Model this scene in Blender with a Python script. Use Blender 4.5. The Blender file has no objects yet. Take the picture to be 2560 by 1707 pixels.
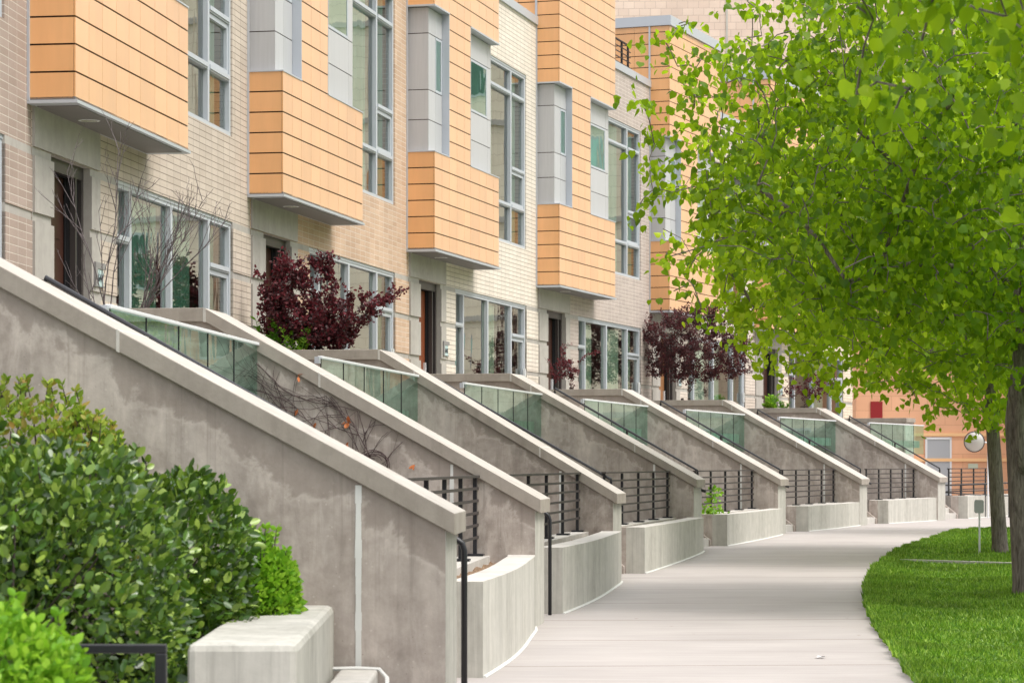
import bpy, math, random
import numpy as np
from mathutils import Vector, Matrix
R = math.radians
EYE = 1.8                                   # all heights below are given relative to eye level
sc = bpy.context.scene
# ---------------------------------------------------------------- camera, sky, sun, exposure
cam = bpy.data.cameras.new("camera"); camo = bpy.data.objects.new("camera", cam)
sc.collection.objects.link(camo); sc.camera = camo
camo.location = (0, 0, EYE); camo.rotation_euler = (R(90), 0, 0)
cam.sensor_width = 36; cam.lens = 91.4; cam.shift_y = 0.1201
cam.clip_start = 0.5; cam.clip_end = 900
cam.dof.use_dof = True; cam.dof.focus_distance = 38; cam.dof.aperture_fstop = 5.6
SUN_EL, SUN_AZ = 58, 116                      # azimuth clockwise from +Y (view direction): light from the lawn side
w = bpy.data.worlds.new("World"); sc.world = w; w.use_nodes = True
nt = w.node_tree; bg = nt.nodes['Background']
sky = nt.nodes.new('ShaderNodeTexSky'); sky.sky_type = 'NISHITA'; sky.sun_disc = False
sky.sun_elevation = R(SUN_EL); sky.sun_rotation = R(SUN_AZ); sky.air_density = 1.0; sky.dust_density = 6.0; sky.ozone_density = 1.0
hs = nt.nodes.new('ShaderNodeHueSaturation'); hs.inputs['Saturation'].default_value = 0.28
nt.links.new(sky.outputs[0], hs.inputs['Color']); mxw = nt.nodes.new('ShaderNodeMix'); mxw.data_type = 'RGBA'; mxw.inputs[0].default_value = .65 # overcast veil, brighter overhead than at the horizon
tcw = nt.nodes.new('ShaderNodeTexCoord'); sxw = nt.nodes.new('ShaderNodeSeparateXYZ'); rpw = nt.nodes.new('ShaderNodeMapRange')
nt.links.new(tcw.outputs['Generated'], sxw.inputs[0]); nt.links.new(sxw.outputs[2], rpw.inputs['Value'])
rpw.inputs['To Min'].default_value = 2.0; rpw.inputs['To Max'].default_value = 12.5
cbw = nt.nodes.new('ShaderNodeCombineColor'); 
for i_, c_ in enumerate((1.0, 1.015, 1.05)):
    mw = nt.nodes.new('ShaderNodeMath'); mw.operation = 'MULTIPLY'; mw.inputs[1].default_value = c_; nt.links.new(rpw.outputs[0], mw.inputs[0]); nt.links.new(mw.outputs[0], cbw.inputs[i_])
nt.links.new(cbw.outputs[0], mxw.inputs[7])
nt.links.new(hs.outputs[0], mxw.inputs[6]); nt.links.new(mxw.outputs[2], bg.inputs['Color'])
bg.inputs['Strength'].default_value = 0.12
sl = bpy.data.lights.new("sun", 'SUN'); slo = bpy.data.objects.new("sun", sl); sc.collection.objects.link(slo)
sl.energy = 1.5; sl.angle = R(26); sl.color = (1, .94, .86)
sd = Vector((math.sin(R(SUN_AZ))*math.cos(R(SUN_EL)), math.cos(R(SUN_AZ))*math.cos(R(SUN_EL)), math.sin(R(SUN_EL))))
slo.rotation_euler = (-sd).to_track_quat('-Z', 'Y').to_euler(); slo.location = (30, 10, 30)
vs = sc.view_settings; vs.view_transform = 'Standard'; vs.look = 'None'; vs.gamma = 1; vs.exposure = 1.0
rng = np.random.default_rng(7); rnd = random.Random(5)

# ---------------------------------------------------------------- helpers
def tag(o, label=None, cat=None, group=None, kind=None):
    if label: o['label'] = label
    if cat: o['category'] = cat
    if group: o['group'] = group
    if kind: o['kind'] = kind
    return o
def empty(name, loc, rz, label, cat, group=None):
    o = bpy.data.objects.new(name, None); sc.collection.objects.link(o)
    o.location = loc; o.rotation_euler = (0, 0, rz); o.empty_display_size = .3
    return tag(o, label, cat, group)
class MB:
    """collects faces in one mesh; coordinates (w outward, u along, h height above eye level)"""
    def __init__(s, dz=EYE): s.v = []; s.f = []; s.m = []; s.dz = dz
    def poly(s, pts, mi=0):
        i = len(s.v); s.v += [(p[0], p[1], p[2] + s.dz) for p in pts]; s.f.append(tuple(range(i, i+len(pts)))); s.m.append(mi); return s
    def hexa(s, p, mi=0):
        i = len(s.v); s.v += [(q[0], q[1], q[2] + s.dz) for q in p]
        for f in ((0,3,2,1),(4,5,6,7),(0,1,5,4),(1,2,6,5),(2,3,7,6),(3,0,4,7)): s.f.append(tuple(i+k for k in f)); s.m.append(mi)
        return s
    def box(s, a0, a1, b0, b1, c0, c1, mi=0):
        return s.hexa([(a0,b0,c0),(a1,b0,c0),(a1,b1,c0),(a0,b1,c0),(a0,b0,c1),(a1,b0,c1),(a1,b1,c1),(a0,b1,c1)], mi)
    def prof(s, pts, u0, u1, mi=0, top=None):
        """extrude a (w,h) outline (counter-clockwise seen from -u) along u"""
        n = len(pts); i = len(s.v)
        s.v += [(p[0], u0, p[1]+s.dz) for p in pts] + [(p[0], u1, p[1]+s.dz) for p in pts]
        s.f.append(tuple(range(i, i+n))); s.f.append(tuple(range(i+2*n-1, i+n-1, -1))); s.m += [mi, mi]
        for k in range(n): s.f.append((i+k, i+n+k, i+n+(k+1) % n, i+(k+1) % n)); s.m.append(top if k == 2 and top is not None else mi)
        return s
    def tube(s, pts, rad, n=8, mi=0, caps=True):
        P = [Vector(p) for p in pts]; i0 = len(s.v)
        rr = rad if isinstance(rad, (list, tuple)) else [rad]*len(P)
        for k, p in enumerate(P):
            t = (P[min(k+1, len(P)-1)] - P[max(k-1, 0)]).normalized()
            a = (t.cross(Vector((0, 0, 1))) if abs(t.z) < .9 else t.cross(Vector((0, 1, 0)))) if k == 0 else a - t*a.dot(t)
            a.normalize(); b = t.cross(a)
            for j in range(n):
                q = p + a*(rr[k]*math.cos(2*math.pi*j/n)) + b*(rr[k]*math.sin(2*math.pi*j/n)); s.v.append((q.x, q.y, q.z + s.dz))
        for k in range(len(P)-1):
            for j in range(n):
                a = i0+k*n+j; b = i0+k*n+(j+1) % n; s.f.append((a, b, b+n, a+n)); s.m.append(mi)
        if caps:
            s.f.append(tuple(i0+j for j in range(n-1, -1, -1))); s.f.append(tuple(i0+(len(P)-1)*n+j for j in range(n))); s.m += [mi, mi]
        return s
    def build(s, name, mats, parent=None, smooth=False, bevel=0):
        me = bpy.data.meshes.new(name); me.from_pydata(s.v, [], s.f)
        mats = mats if isinstance(mats, (list, tuple)) else [mats]
        for m in mats: me.materials.append(m)
        me.polygons.foreach_set('material_index', s.m)
        if smooth: me.polygons.foreach_set('use_smooth', [True]*len(me.polygons))
        o = bpy.data.objects.new(name, me); sc.collection.objects.link(o)
        if parent: o.parent = parent
        if bevel:
            b = o.modifiers.new('bevel', 'BEVEL'); b.width = bevel; b.segments = 2; b.limit_method = 'ANGLE'
        return o
def npmesh(name, V, F, mat, parent=None, smooth=False):
    """V (n,3), F (m,k) arrays"""
    me = bpy.data.meshes.new(name); V = np.asarray(V, dtype=np.float32); F = np.asarray(F, dtype=np.int32); k = F.shape[1]
    me.vertices.add(len(V)); me.vertices.foreach_set('co', V.ravel())
    me.loops.add(F.size); me.loops.foreach_set('vertex_index', F.ravel())
    me.polygons.add(len(F)); me.polygons.foreach_set('loop_start', np.arange(0, F.size, k, dtype=np.int32))
    try: me.polygons.foreach_set('loop_total', np.full(len(F), k, dtype=np.int32))
    except Exception: pass
    me.update(calc_edges=True); me.validate()
    me.materials.append(mat)
    if smooth: me.polygons.foreach_set('use_smooth', np.ones(len(F), dtype=bool))
    o = bpy.data.objects.new(name, me); sc.collection.objects.link(o)
    if parent: o.parent = parent
    return o

# ---------------------------------------------------------------- materials
class NM:
    def __init__(s, name):
        s.m = bpy.data.materials.new(name); s.m.use_nodes = True; s.t = s.m.node_tree
        s.b = s.t.nodes['Principled BSDF']; s.out = s.t.nodes['Material Output']
    def n(s, typ, ins=None, **kw):
        nd = s.t.nodes.new(typ)
        for k, v in kw.items(): setattr(nd, k, v)
        for k, v in (ins or {}).items():
            if hasattr(v, 'is_linked') or hasattr(v, 'links'): s.t.links.new(v, nd.inputs[k])
            else: nd.inputs[k].default_value = v
        return nd
    def set(s, **kw):
        for k, v in kw.items():
            k = k.replace('_', ' ')
            if hasattr(v, 'links'): s.t.links.new(v, s.b.inputs[k])
            else: s.b.inputs[k].default_value = v
        return s
    def coord(s, kind='Object', scale=(1, 1, 1)):
        if kind == 'World': o = s.n('ShaderNodeNewGeometry').outputs['Position']
        else: o = s.n('ShaderNodeTexCoord').outputs[kind]
        if scale == (1, 1, 1): return o
        return s.n('ShaderNodeMapping', {'Vector': o, 'Scale': scale}).outputs[0]
    def noise(s, vec, scale, detail=4, rough=.55, dist=0):
        return s.n('ShaderNodeTexNoise', {'Vector': vec, 'Scale': scale, 'Detail': detail, 'Roughness': rough, 'Distortion': dist}).outputs['Fac']
    def ramp(s, fac, stops):
        r = s.n('ShaderNodeValToRGB', {'Fac': fac}); e = r.color_ramp.elements
        while len(e) < len(stops): e.new(.5)
        for i, (p, c) in enumerate(stops): e[i].position = p; e[i].color = (c if isinstance(c, tuple) else (c, c, c)) + (1,)
        return r.outputs['Color']
    def mix(s, fac, a, b, mode='MIX'):
        nd = s.n('ShaderNodeMix', data_type='RGBA', blend_type=mode)
        for sock, v in ((nd.inputs[0], fac), (nd.inputs[6], a), (nd.inputs[7], b)):
            if hasattr(v, 'links'): s.t.links.new(v, sock)
            else: sock.default_value = v if not isinstance(v, tuple) or len(v) == 4 else v + (1,)
        return nd.outputs[2]
    def math(s, op, a, b=0.0):
        nd = s.n('ShaderNodeMath', operation=op)
        for i, v in enumerate((a, b)):
            if hasattr(v, 'links'): s.t.links.new(v, nd.inputs[i])
            else: nd.inputs[i].default_value = v
        return nd.outputs[0]
    def bump(s, h, strength=.3, dist=.01):
        s.t.links.new(s.n('ShaderNodeBump', {'Height': h, 'Strength': strength, 'Distance': dist}).outputs[0], s.b.inputs['Normal']); return s
def rgb(r, g, b): return (r, g, b, 1)
def simple(name, col, rough=.6, spec=.5, metal=0, var=0):
    m = NM(name); m.set(Base_Color=rgb(*col), Roughness=rough, Metallic=metal)
    m.b.inputs['Specular IOR Level'].default_value = spec
    if var:
        f = m.noise(m.coord('World'), 3.0, 5)
        m.set(Base_Color=m.mix(f, rgb(*[c*(1-var) for c in col]), rgb(*[min(1, c*(1+var)) for c in col])))
    return m.m

def brick_mat(name, c1, c2, mortar, uneven=.12, msize=.0085):
    m = NM(name); p = m.coord('Object'); sp = m.n('ShaderNodeSeparateXYZ', {'Vector': p})
    u = m.math('ADD', sp.outputs[0], sp.outputs[1]); v = m.n('ShaderNodeCombineXYZ', {'X': u, 'Y': m.math('ADD', sp.outputs[2], .0163)}).outputs[0]
    br = m.n('ShaderNodeTexBrick', {'Vector': v, 'Color1': rgb(*c1), 'Color2': rgb(*c2), 'Mortar': rgb(*mortar), 'Scale': 1.0,
             'Mortar Size': msize*.6, 'Mortar Smooth': .15, 'Bias': 0.0, 'Brick Width': .355, 'Row Height': .0963}, offset=0.0, squash=1.0)
    big = m.ramp(m.noise(m.coord('World', (1, 1, .6)), .9, 5), [(.3, 1-uneven), (.7, 1.03)])
    fine = m.ramp(m.noise(m.coord('World'), 45, 3), [(.2, .9), (.8, 1.07)])
    col = m.mix(1, br.outputs['Color'], big, 'MULTIPLY'); col = m.mix(1, col, fine, 'MULTIPLY')
    m.set(Base_Color=col, Roughness=.88)
    m.bump(m.math('SUBTRACT', 1.0, br.outputs['Fac']), .8, .012); return m.m

def concrete(name, c_lo, c_hi, streak=(1, 1, .35), big=.9, stain=.35, bump=.25, spots=True, forms=0, patch=0, tide=0):
    m = NM(name); p = m.coord('World'); ps = m.coord('World', streak)
    a = m.noise(ps, big, 7, .62, .6); b = m.noise(p, 7, 6, .65)
    col = m.mix(m.ramp(a, [(.33, 0.0), (.68, 1.0)]), rgb(*c_lo), rgb(*c_hi))
    if patch:
        q = m.noise(m.coord('World', (1, 1, .6)), 1.55, 9, .68, 1.2)
        col = m.mix(m.ramp(q, [(.40, patch), (.50, .15), (.56, 0.0)]), col, rgb(*[c*.82 for c in c_lo]))
        q2 = m.noise(m.coord('World', (1.3, 1.3, .5)), 3.1, 8, .7, .8)
        col = m.mix(m.ramp(q2, [(.52, 0.0), (.64, patch)]), col, rgb(*[c*1.12 for c in c_hi]))
    col = m.mix(m.ramp(b, [(.35, 0.0), (.75, .6)]), col, rgb(*[min(1, c*1.18) for c in c_hi]))
    st = m.ramp(m.noise(m.coord('World', (1.6, 1.6, .16)), 2.3, 6, .7), [(.42, 1-stain), (.62, 1.0)])
    col = m.mix(1, col, st, 'MULTIPLY')
    if spots:
        sp = m.n('ShaderNodeTexVoronoi', {'Vector': p, 'Scale': 13.0}).outputs['Distance']
        col = m.mix(m.ramp(sp, [(.03, .28), (.12, 0.0)]), col, rgb(*[min(1, c*1.5) for c in c_hi]))
        pit = m.n('ShaderNodeTexVoronoi', {'Vector': m.coord('World'), 'Scale': 14.0}).outputs['Distance']
        col = m.mix(m.ramp(pit, [(.03, .6), (.07, 0.0)]), col, rgb(*[c*.4 for c in c_lo]))
    if forms:
        fs = m.noise(m.coord('World', (9, 9, .25)), 1.6, 5, .7)
        col = m.mix(m.ramp(fs, [(.5, 0.0), (.72, forms)]), col, rgb(*[c*.55 for c in c_lo]))
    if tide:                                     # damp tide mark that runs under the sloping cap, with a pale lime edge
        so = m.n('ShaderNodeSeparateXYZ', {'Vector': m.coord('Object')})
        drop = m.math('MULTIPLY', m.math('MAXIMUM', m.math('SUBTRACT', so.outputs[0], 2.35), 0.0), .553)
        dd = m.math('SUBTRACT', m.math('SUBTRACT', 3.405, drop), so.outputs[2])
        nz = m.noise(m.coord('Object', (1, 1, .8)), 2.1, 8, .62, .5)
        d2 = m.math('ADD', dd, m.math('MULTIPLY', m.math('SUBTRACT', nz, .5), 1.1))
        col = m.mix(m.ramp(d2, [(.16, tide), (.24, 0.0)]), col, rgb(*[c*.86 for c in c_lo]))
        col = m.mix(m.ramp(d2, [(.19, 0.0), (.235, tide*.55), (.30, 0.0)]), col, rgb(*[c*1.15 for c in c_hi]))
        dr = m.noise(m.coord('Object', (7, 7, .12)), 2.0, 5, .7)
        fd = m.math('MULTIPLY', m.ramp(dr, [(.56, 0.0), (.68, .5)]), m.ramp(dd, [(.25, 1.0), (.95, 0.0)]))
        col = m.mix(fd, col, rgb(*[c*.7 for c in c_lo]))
    m.set(Base_Color=col, Roughness=.85)
    m.bump(m.noise(p, 38, 5, .7), bump, .008); return m.m

M = {}
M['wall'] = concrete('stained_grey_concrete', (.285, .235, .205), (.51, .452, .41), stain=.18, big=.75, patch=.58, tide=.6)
M['cap'] = concrete('buff_concrete_cap', (.262, .227, .195), (.335, .298, .26), big=1.6, stain=.10, spots=False)
M['planter'] = concrete('board_formed_concrete', (.36, .345, .305), (.50, .485, .44), stain=.14, forms=.42, spots=False)
M['kerb'] = concrete('pale_concrete', (.40, .38, .35), (.52, .495, .46), stain=.10, spots=False)
M['panel_conc'] = concrete('cast_stone', (.33, .305, .28), (.40, .375, .345), big=1.1, stain=.08, spots=False, bump=.1)
M['captop'] = concrete('skylit_cap_top', (.34, .31, .28), (.43, .40, .365), big=1.8, stain=.06, spots=False)  # lighter cap concrete: sky light on the top faces put into the colour
M['caulk'] = simple('white_sealant', (.62, .62, .60), .6, var=.12)
M['black'] = simple('black_painted_steel', (.012, .012, .016), .38, .5)
M['bar'] = simple('dark_bronze_steel', (.045, .038, .036), .6, .3)
M['steel'] = simple('brushed_steel', (.72, .73, .76), .5, .5, .15)
M['silver'] = simple('silver_flashing', (.50, .53, .58), .42, .5, .35)
M['frame'] = simple('grey_blue_window_frame', (.44, .47, .51), .45, .5)
M['soffit'] = simple('grey_soffit', (.17, .16, .155), .55, .4, var=.1)
M['dark'] = simple('dark_gap', (.05, .03, .02), .9, .1)
M['void'] = simple('dark_interior', (.02, .02, .022), .8, .2)
M['inside'] = simple('interior_wall', (.42, .44, .40), .9, .2, var=.3)
M['doorframe'] = simple('bronze_door_frame', (.05, .042, .040), .45, .4)
M['door_dark'] = simple('dark_brown_door', (.05, .019, .013), .45, .4, var=.2)
M['door_red'] = simple('red_brown_door', (.20, .055, .022), .45, .4, var=.2)
M['door_tan'] = simple('tan_wood_door', (.26, .12, .05), .5, .4, var=.25)
M['roof'] = simple('roof_membrane', (.30, .30, .30), .9)
M['curtain'] = simple('pale_curtain', (.70, .80, .72), .9, .2, var=.08)
M['teal'] = simple('teal_blind', (.38, .64, .58), .8, .2, var=.15)
M['lamp_glass'] = simple('lamp_reflector', (.8, .8, .74), .15, .5, .6)
M['box'] = simple('painted_box', (.24, .23, .23), .5)
M['plate'] = simple('pale_aqua_plate', (.42, .56, .58), .25, .6)
M['ink'] = simple('charcoal_numerals', (.02, .025, .035), .5)
M['white'] = simple('white_paint', (.72, .73, .75), .5)
M['red'] = simple('red_door_paint', (.28, .01, .015), .4)
M['mirror'] = simple('convex_mirror', (.52, .49, .46), .42, .5, .6)

def orange():
    m = NM('orange_metal_panel'); g = m.n('ShaderNodeNewGeometry').outputs['Random Per Island']
    f = m.noise(m.coord('World', (1, 1, .5)), 1.3, 4)
    col = m.mix(g, rgb(.70, .34, .12), rgb(.80, .40, .155)); col = m.mix(1, col, m.ramp(f, [(.3, .92), (.7, 1.05)]), 'MULTIPLY')
    stv = m.noise(m.coord('World', (3, 3, .22)), 2.4, 5, .7); col = m.mix(1, col, m.ramp(stv, [(.35, .95), (.65, 1.02)]), 'MULTIPLY')
    m.set(Base_Color=col, Roughness=.36); m.b.inputs['Specular IOR Level'].default_value = .75
    m.b.inputs['Coat Weight'].default_value = 1.0; m.b.inputs['Coat Roughness'].default_value = .38; m.b.inputs['Coat IOR'].default_value = 1.7; m.b.inputs['Sheen Weight'].default_value = .3; m.b.inputs['Sheen Roughness'].default_value = .35
    m.bump(m.noise(m.coord('World'), .8, 2), .05, .05); return m.m
def grey():
    m = NM('grey_metal_panel'); g = m.n('ShaderNodeNewGeometry').outputs['Random Per Island']
    col = m.mix(g, rgb(.42, .42, .435), rgb(.47, .47, .485)); f = m.noise(m.coord('World', (6, 6, .3)), 4, 3)
    m.set(Base_Color=m.mix(1, col, m.ramp(f, [(.3, .95), (.7, 1.03)]), 'MULTIPLY'), Roughness=.42); return m.m
M['orange'] = orange(); M['grey'] = grey()

def glass(name, tint, wav=.5, refl=1.0, lo=.05, hi=.95, body=(.10, .17, .15)):
    """coated window glass: Fresnel mirror over a tinted see-through body"""
    m = NM(name); t = m.t; t.nodes.remove(m.b)
    tr = m.n('ShaderNodeBsdfTransparent', {'Color': rgb(*tint)})
    gl = m.n('ShaderNodeBsdfGlossy', {'Color': rgb(.93, .97, .95), 'Roughness': .01})
    nz = m.noise(m.coord('Object', (1, .75, .28)), 2.2, 2, .4, .4)
    bp = m.n('ShaderNodeBump', {'Height': nz, 'Strength': wav, 'Distance': .02})
    t.links.new(bp.outputs[0], gl.inputs['Normal'])
    fr = m.n('ShaderNodeFresnel', {'IOR': 1.7})
    fac = m.math('MULTIPLY', m.math('ADD', fr.outputs[0], .03), refl)
    mx = m.n('ShaderNodeMixShader', {0: fac, 1: tr.outputs[0], 2: gl.outputs[0]})
    t.links.new(mx.outputs[0], m.out.inputs['Surface']); return m.m
M['glass'] = glass('window_glass', (.92, 1.0, .96), .22, 1.35)
M['railglass'] = glass('green_tinted_glass', (.58, .95, .84), .22, .62)

def leaf_mat(name, cols, trans=.45, rough=.45, tcol=(.28, .50, .03), gloss=.35, patch=(.8, 1.12)):
    m = NM(name); g = m.n('ShaderNodeNewGeometry').outputs['Random Per Island']
    n = len(cols); col = m.ramp(g, [(i/(n-1), c) for i, c in enumerate(cols)])
    big = m.noise(m.coord('World'), .8, 3); col = m.mix(1, col, m.ramp(big, [(.3, patch[0]), (.7, patch[1])]), 'MULTIPLY')
    m.set(Base_Color=col, Roughness=rough); m.b.inputs['Specular IOR Level'].default_value = gloss
    tl = m.n('ShaderNodeBsdfTranslucent', {'Color': m.mix(.55, col, rgb(*tcol))})
    mx = m.n('ShaderNodeMixShader', {0: trans, 1: m.b.outputs[0], 2: tl.outputs[0]})
    m.t.links.new(mx.outputs[0], m.out.inputs['Surface']); return m.m
M['linden'] = leaf_mat('linden_leaf', [(.035, .10, .006), (.085, .195, .008), (.20, .335, .012), (.42, .58, .025)], .6, tcol=(.46, .69, .01))
M['linden_far'] = leaf_mat('sunlit_linden_leaf', [(.14, .27, .008), (.28, .44, .012), (.42, .58, .02), (.58, .70, .05)], .6, tcol=(.48, .66, .02))  # brighter leaf copy for the farther crowns, sunlight painted into the colour
M['purple'] = leaf_mat('purple_plum_leaf', [(.026, .012, .013), (.055, .021, .023), (.09, .026, .031), (.20, .030, .044)], .28, tcol=(.35, .03, .05))
M['plum'] = leaf_mat('brownish_plum_leaf', [(.034, .017, .018), (.065, .032, .033), (.10, .045, .050), (.20, .05, .06)], .28, tcol=(.28, .06, .06))
M['hedge'] = leaf_mat('dark_glossy_leaf', [(.012, .036, .006), (.030, .082, .010), (.085, .18, .018), (.32, .44, .07)], .16, .34, gloss=.65)
M['bright'] = leaf_mat('lime_green_leaf', [(.09, .24, .012), (.16, .36, .02), (.26, .48, .03), (.38, .60, .06)], .4)
M['yellowing'] = leaf_mat('yellow_green_leaf', [(.12, .22, .02), (.24, .34, .04), (.36, .42, .06), (.34, .20, .05)], .35)
M['fern'] = leaf_mat('fresh_green_leaf', [(.05, .17, .015), (.10, .28, .02), (.18, .38, .03)], .35)
M['deadleaf'] = simple('dry_orange_leaf', (.42, .13, .04), .8, var=.4)
M['grassb'] = leaf_mat('grass_blade', [(.03, .09, .008), (.07, .19, .012), (.17, .32, .022), (.36, .50, .09)], .38, .45, patch=(.6, 1.3))
def bark(name, lo, hi, vs_=(9, 9, 1.2)):
    m = NM(name); f = m.noise(m.coord('Object', vs_), 3.2, 8, .7, .8); g = m.noise(m.coord('Object'), 2.2, 4)
    col = m.mix(m.ramp(f, [(.38, 0.0), (.66, 1.0)]), rgb(*lo), rgb(*hi)); col = m.mix(1, col, m.ramp(g, [(.3, .75), (.7, 1.1)]), 'MULTIPLY')
    m.set(Base_Color=col, Roughness=.9); m.bump(f, .9, .03); return m.m
M['bark'] = bark('linden_bark', (.10, .08, .068), (.31, .265, .235))
M['twig'] = bark('dark_twig', (.05, .035, .03), (.13, .10, .09))
M['greytwig'] = bark('pale_bare_twig', (.10, .08, .085), (.27, .23, .24))
M['vinewood'] = bark('vine_stem', (.05, .03, .03), (.16, .11, .11))

def path_mat():
    m = NM('broomed_concrete_path'); p = m.coord('World'); sp = m.n('ShaderNodeSeparateXYZ', {'Vector': p})
    st = m.noise(m.coord('World', (.28, 5.0, 1)), 2.4, 6, .65, .3); bl = m.noise(m.coord('World', (.5, .8, 1)), .8, 5, .6)
    col = m.mix(m.ramp(st, [(.3, 0.0), (.7, 1.0)]), rgb(.325, .295, .28), rgb(.40, .37, .355))
    col = m.mix(1, col, m.ramp(bl, [(.3, .86), (.7, 1.06)]), 'MULTIPLY')
    dl = m.noise(m.coord('World', (.5, 22, 1)), 1.0, 3, .6)
    col = m.mix(m.ramp(dl, [(.58, 0.0), (.68, .45)]), col, rgb(.27, .23, .21))
    y = m.math('ADD', sp.outputs[1], m.math('MULTIPLY', sp.outputs[0], -.06))
    fr = m.math('FRACT', m.math('DIVIDE', y, 3.35)); j = m.math('LESS_THAN', fr, .02)
    col = m.mix(m.math('MULTIPLY', j, .85), col, rgb(.20, .17, .15))
    sp2 = m.n('ShaderNodeTexVoronoi', {'Vector': m.coord('World', (1, .5, 1)), 'Scale': 1.7}).outputs['Distance']
    col = m.mix(m.ramp(sp2, [(.016, .8), (.05, 0.0)]), col, rgb(.20, .15, .11))
    m.set(Base_Color=col, Roughness=.85); m.bump(m.noise(m.coord('World', (4, 40, 1)), 3, 4), .25, .006); return m.m
M['path'] = path_mat()
def soil_mat():
    m = NM('bark_mulch'); f = m.n('ShaderNodeTexVoronoi', {'Vector': m.coord('World', (1, 1, 1)), 'Scale': 26.0}); c = f.outputs['Color']
    g = m.noise(m.coord('World'), 18, 5); col = m.mix(g, rgb(.07, .04, .025), rgb(.34, .22, .13))
    m.set(Base_Color=col, Roughness=.95); m.bump(f.outputs['Distance'], 1, .03); return m.m
M['soil'] = soil_mat()
def turf_mat():
    m = NM('turf'); f = m.noise(m.coord('World'), 1.2, 4); g = m.noise(m.coord('World'), 60, 3)
    col = m.mix(f, rgb(.04, .11, .012), rgb(.10, .21, .02)); col = m.mix(1, col, m.ramp(g, [(.3, .5), (.7, 1.2)]), 'MULTIPLY')
    m.set(Base_Color=col, Roughness=.95); return m.m
M['turf'] = turf_mat()
def block_mat(name, c1, c2, mortar, bw, rh):
    m = NM(name); p = m.coord('Object'); sp = m.n('ShaderNodeSeparateXYZ', {'Vector': p})
    v = m.n('ShaderNodeCombineXYZ', {'X': m.math('ADD', sp.outputs[0], sp.outputs[1]), 'Y': sp.outputs[2]}).outputs[0]
    br = m.n('ShaderNodeTexBrick', {'Vector': v, 'Color1': rgb(*c1), 'Color2': rgb(*c2), 'Mortar': rgb(*mortar), 'Scale': 1.0,
             'Mortar Size': .012, 'Mortar Smooth': .1, 'Brick Width': bw, 'Row Height': rh}, offset=.5)
    m.set(Base_Color=m.mix(1, br.outputs['Color'], m.ramp(m.noise(m.coord('World'), .6, 5), [(.3, .88), (.7, 1.05)]), 'MULTIPLY'), Roughness=.9)
    m.bump(br.outputs['Fac'], .4, -.01); return m.m

# ---------------------------------------------------------------- plan of the curved row
W = 10.75; TH = [4.8 + 3.2*k for k in range(9)]
def dvec(a): a = R(a); return Vector((math.sin(a), math.cos(a), 0))
def nvec(a): a = R(a); return Vector((math.cos(a), -math.sin(a), 0))
A = {1: Vector((-5.679, 30.48, 0))}
for k in range(2, 9): A[k] = A[k-1] + dvec(TH[k-1])*W
A[0] = A[1] - dvec(TH[0])*W
def loc(k, ww, uu, hh=0, off=0): v = A[k] + dvec(TH[k]+off)*uu + nvec(TH[k]+off)*ww; return Vector((v.x, v.y, hh+EYE))
GX = [-60, 18, 30, 40, 50, 60, 70, 80, 100, 600]; GZ = [-1.84, -1.83, -1.81, -1.76, -1.64, -1.6, -1.63, -1.71, -1.76, -1.76]
def gh(y): return float(np.interp(y, GX, GZ))          # ground height relative to the eye

# ---------------------------------------------------------------- ground, path, lawn
def sheet(name, xs_of_y, ys, dz, mat, kind='structure'):
    mb = MB(); rows = []
    for y in ys:
        xs = xs_of_y(y); rows.append([(x, y, gh(y)+dz) for x in xs])
    for a, b in zip(rows[:-1], rows[1:]):
        for i in range(len(a)-1): mb.poly([a[i], a[i+1], b[i+1], b[i]])
    return tag(mb.build(name, mat), kind=kind)
ysl = [-60, -30, -10, 0, 6, 12] + [14+i*1.0 for i in range(90)] + [110, 140, 200, 400, 600]
sheet('ground', lambda y: [-400, -40, 0, 40, 400], ysl, -.06, M['turf'])
EDGE = [(2.2, -60), (2.3, 0), (2.75, 10), (3.15, 18), (3.42, 21.7), (3.59, 23.4), (4.04, 28.3), (4.57, 33.05), (5.16, 37.4), (5.95, 42.2), (7.25, 48.5), (8.64, 54.1), (10.12, 59.5), (11.6, 62.9), (16, 68.5), (24, 74), (40, 79), (60, 82)]
EX = [e[0] for e in EDGE]; EY = [e[1] for e in EDGE]
def edge_x(y): return float(np.interp(y, EY, EX))
sheet('path', lambda y: [-16, -4, 0, max(edge_x(y)+.12, .5) if y < 82 else 60], [y for y in ysl if -60 <= y <= 110], 0, M['path'])
def lawn_xs(y): e = edge_x(y); return [e + (60-e)*t for t in (0, .02, .05, .12, .3, 1)]
sheet('lawn', lawn_xs, [y for y in ysl if y <= 81], .035, M['turf'])
# concrete edging strip crossing the lawn
mb = MB(); 
for i in range(8):
    x0 = 6.62 + i*.5; x1 = x0+.485; y0 = 44.3-(x0-6.62)*.95; y1 = 44.3-(x1-6.62)*.95
    mb.hexa([(x0, y0-.07, gh(44)), (x1, y1-.07, gh(44)), (x1, y1+.07, gh(44)), (x0, y0+.07, gh(44)), (x0, y0-.07, gh(44)+.105), (x1, y1-.07, gh(44)+.105), (x1, y1+.07, gh(44)+.105), (x0, y0+.07, gh(44)+.105)])
tag(mb.build('lawn_edging', M['kerb']), 'narrow pale concrete edging strip crossing the lawn', 'edging')
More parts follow.
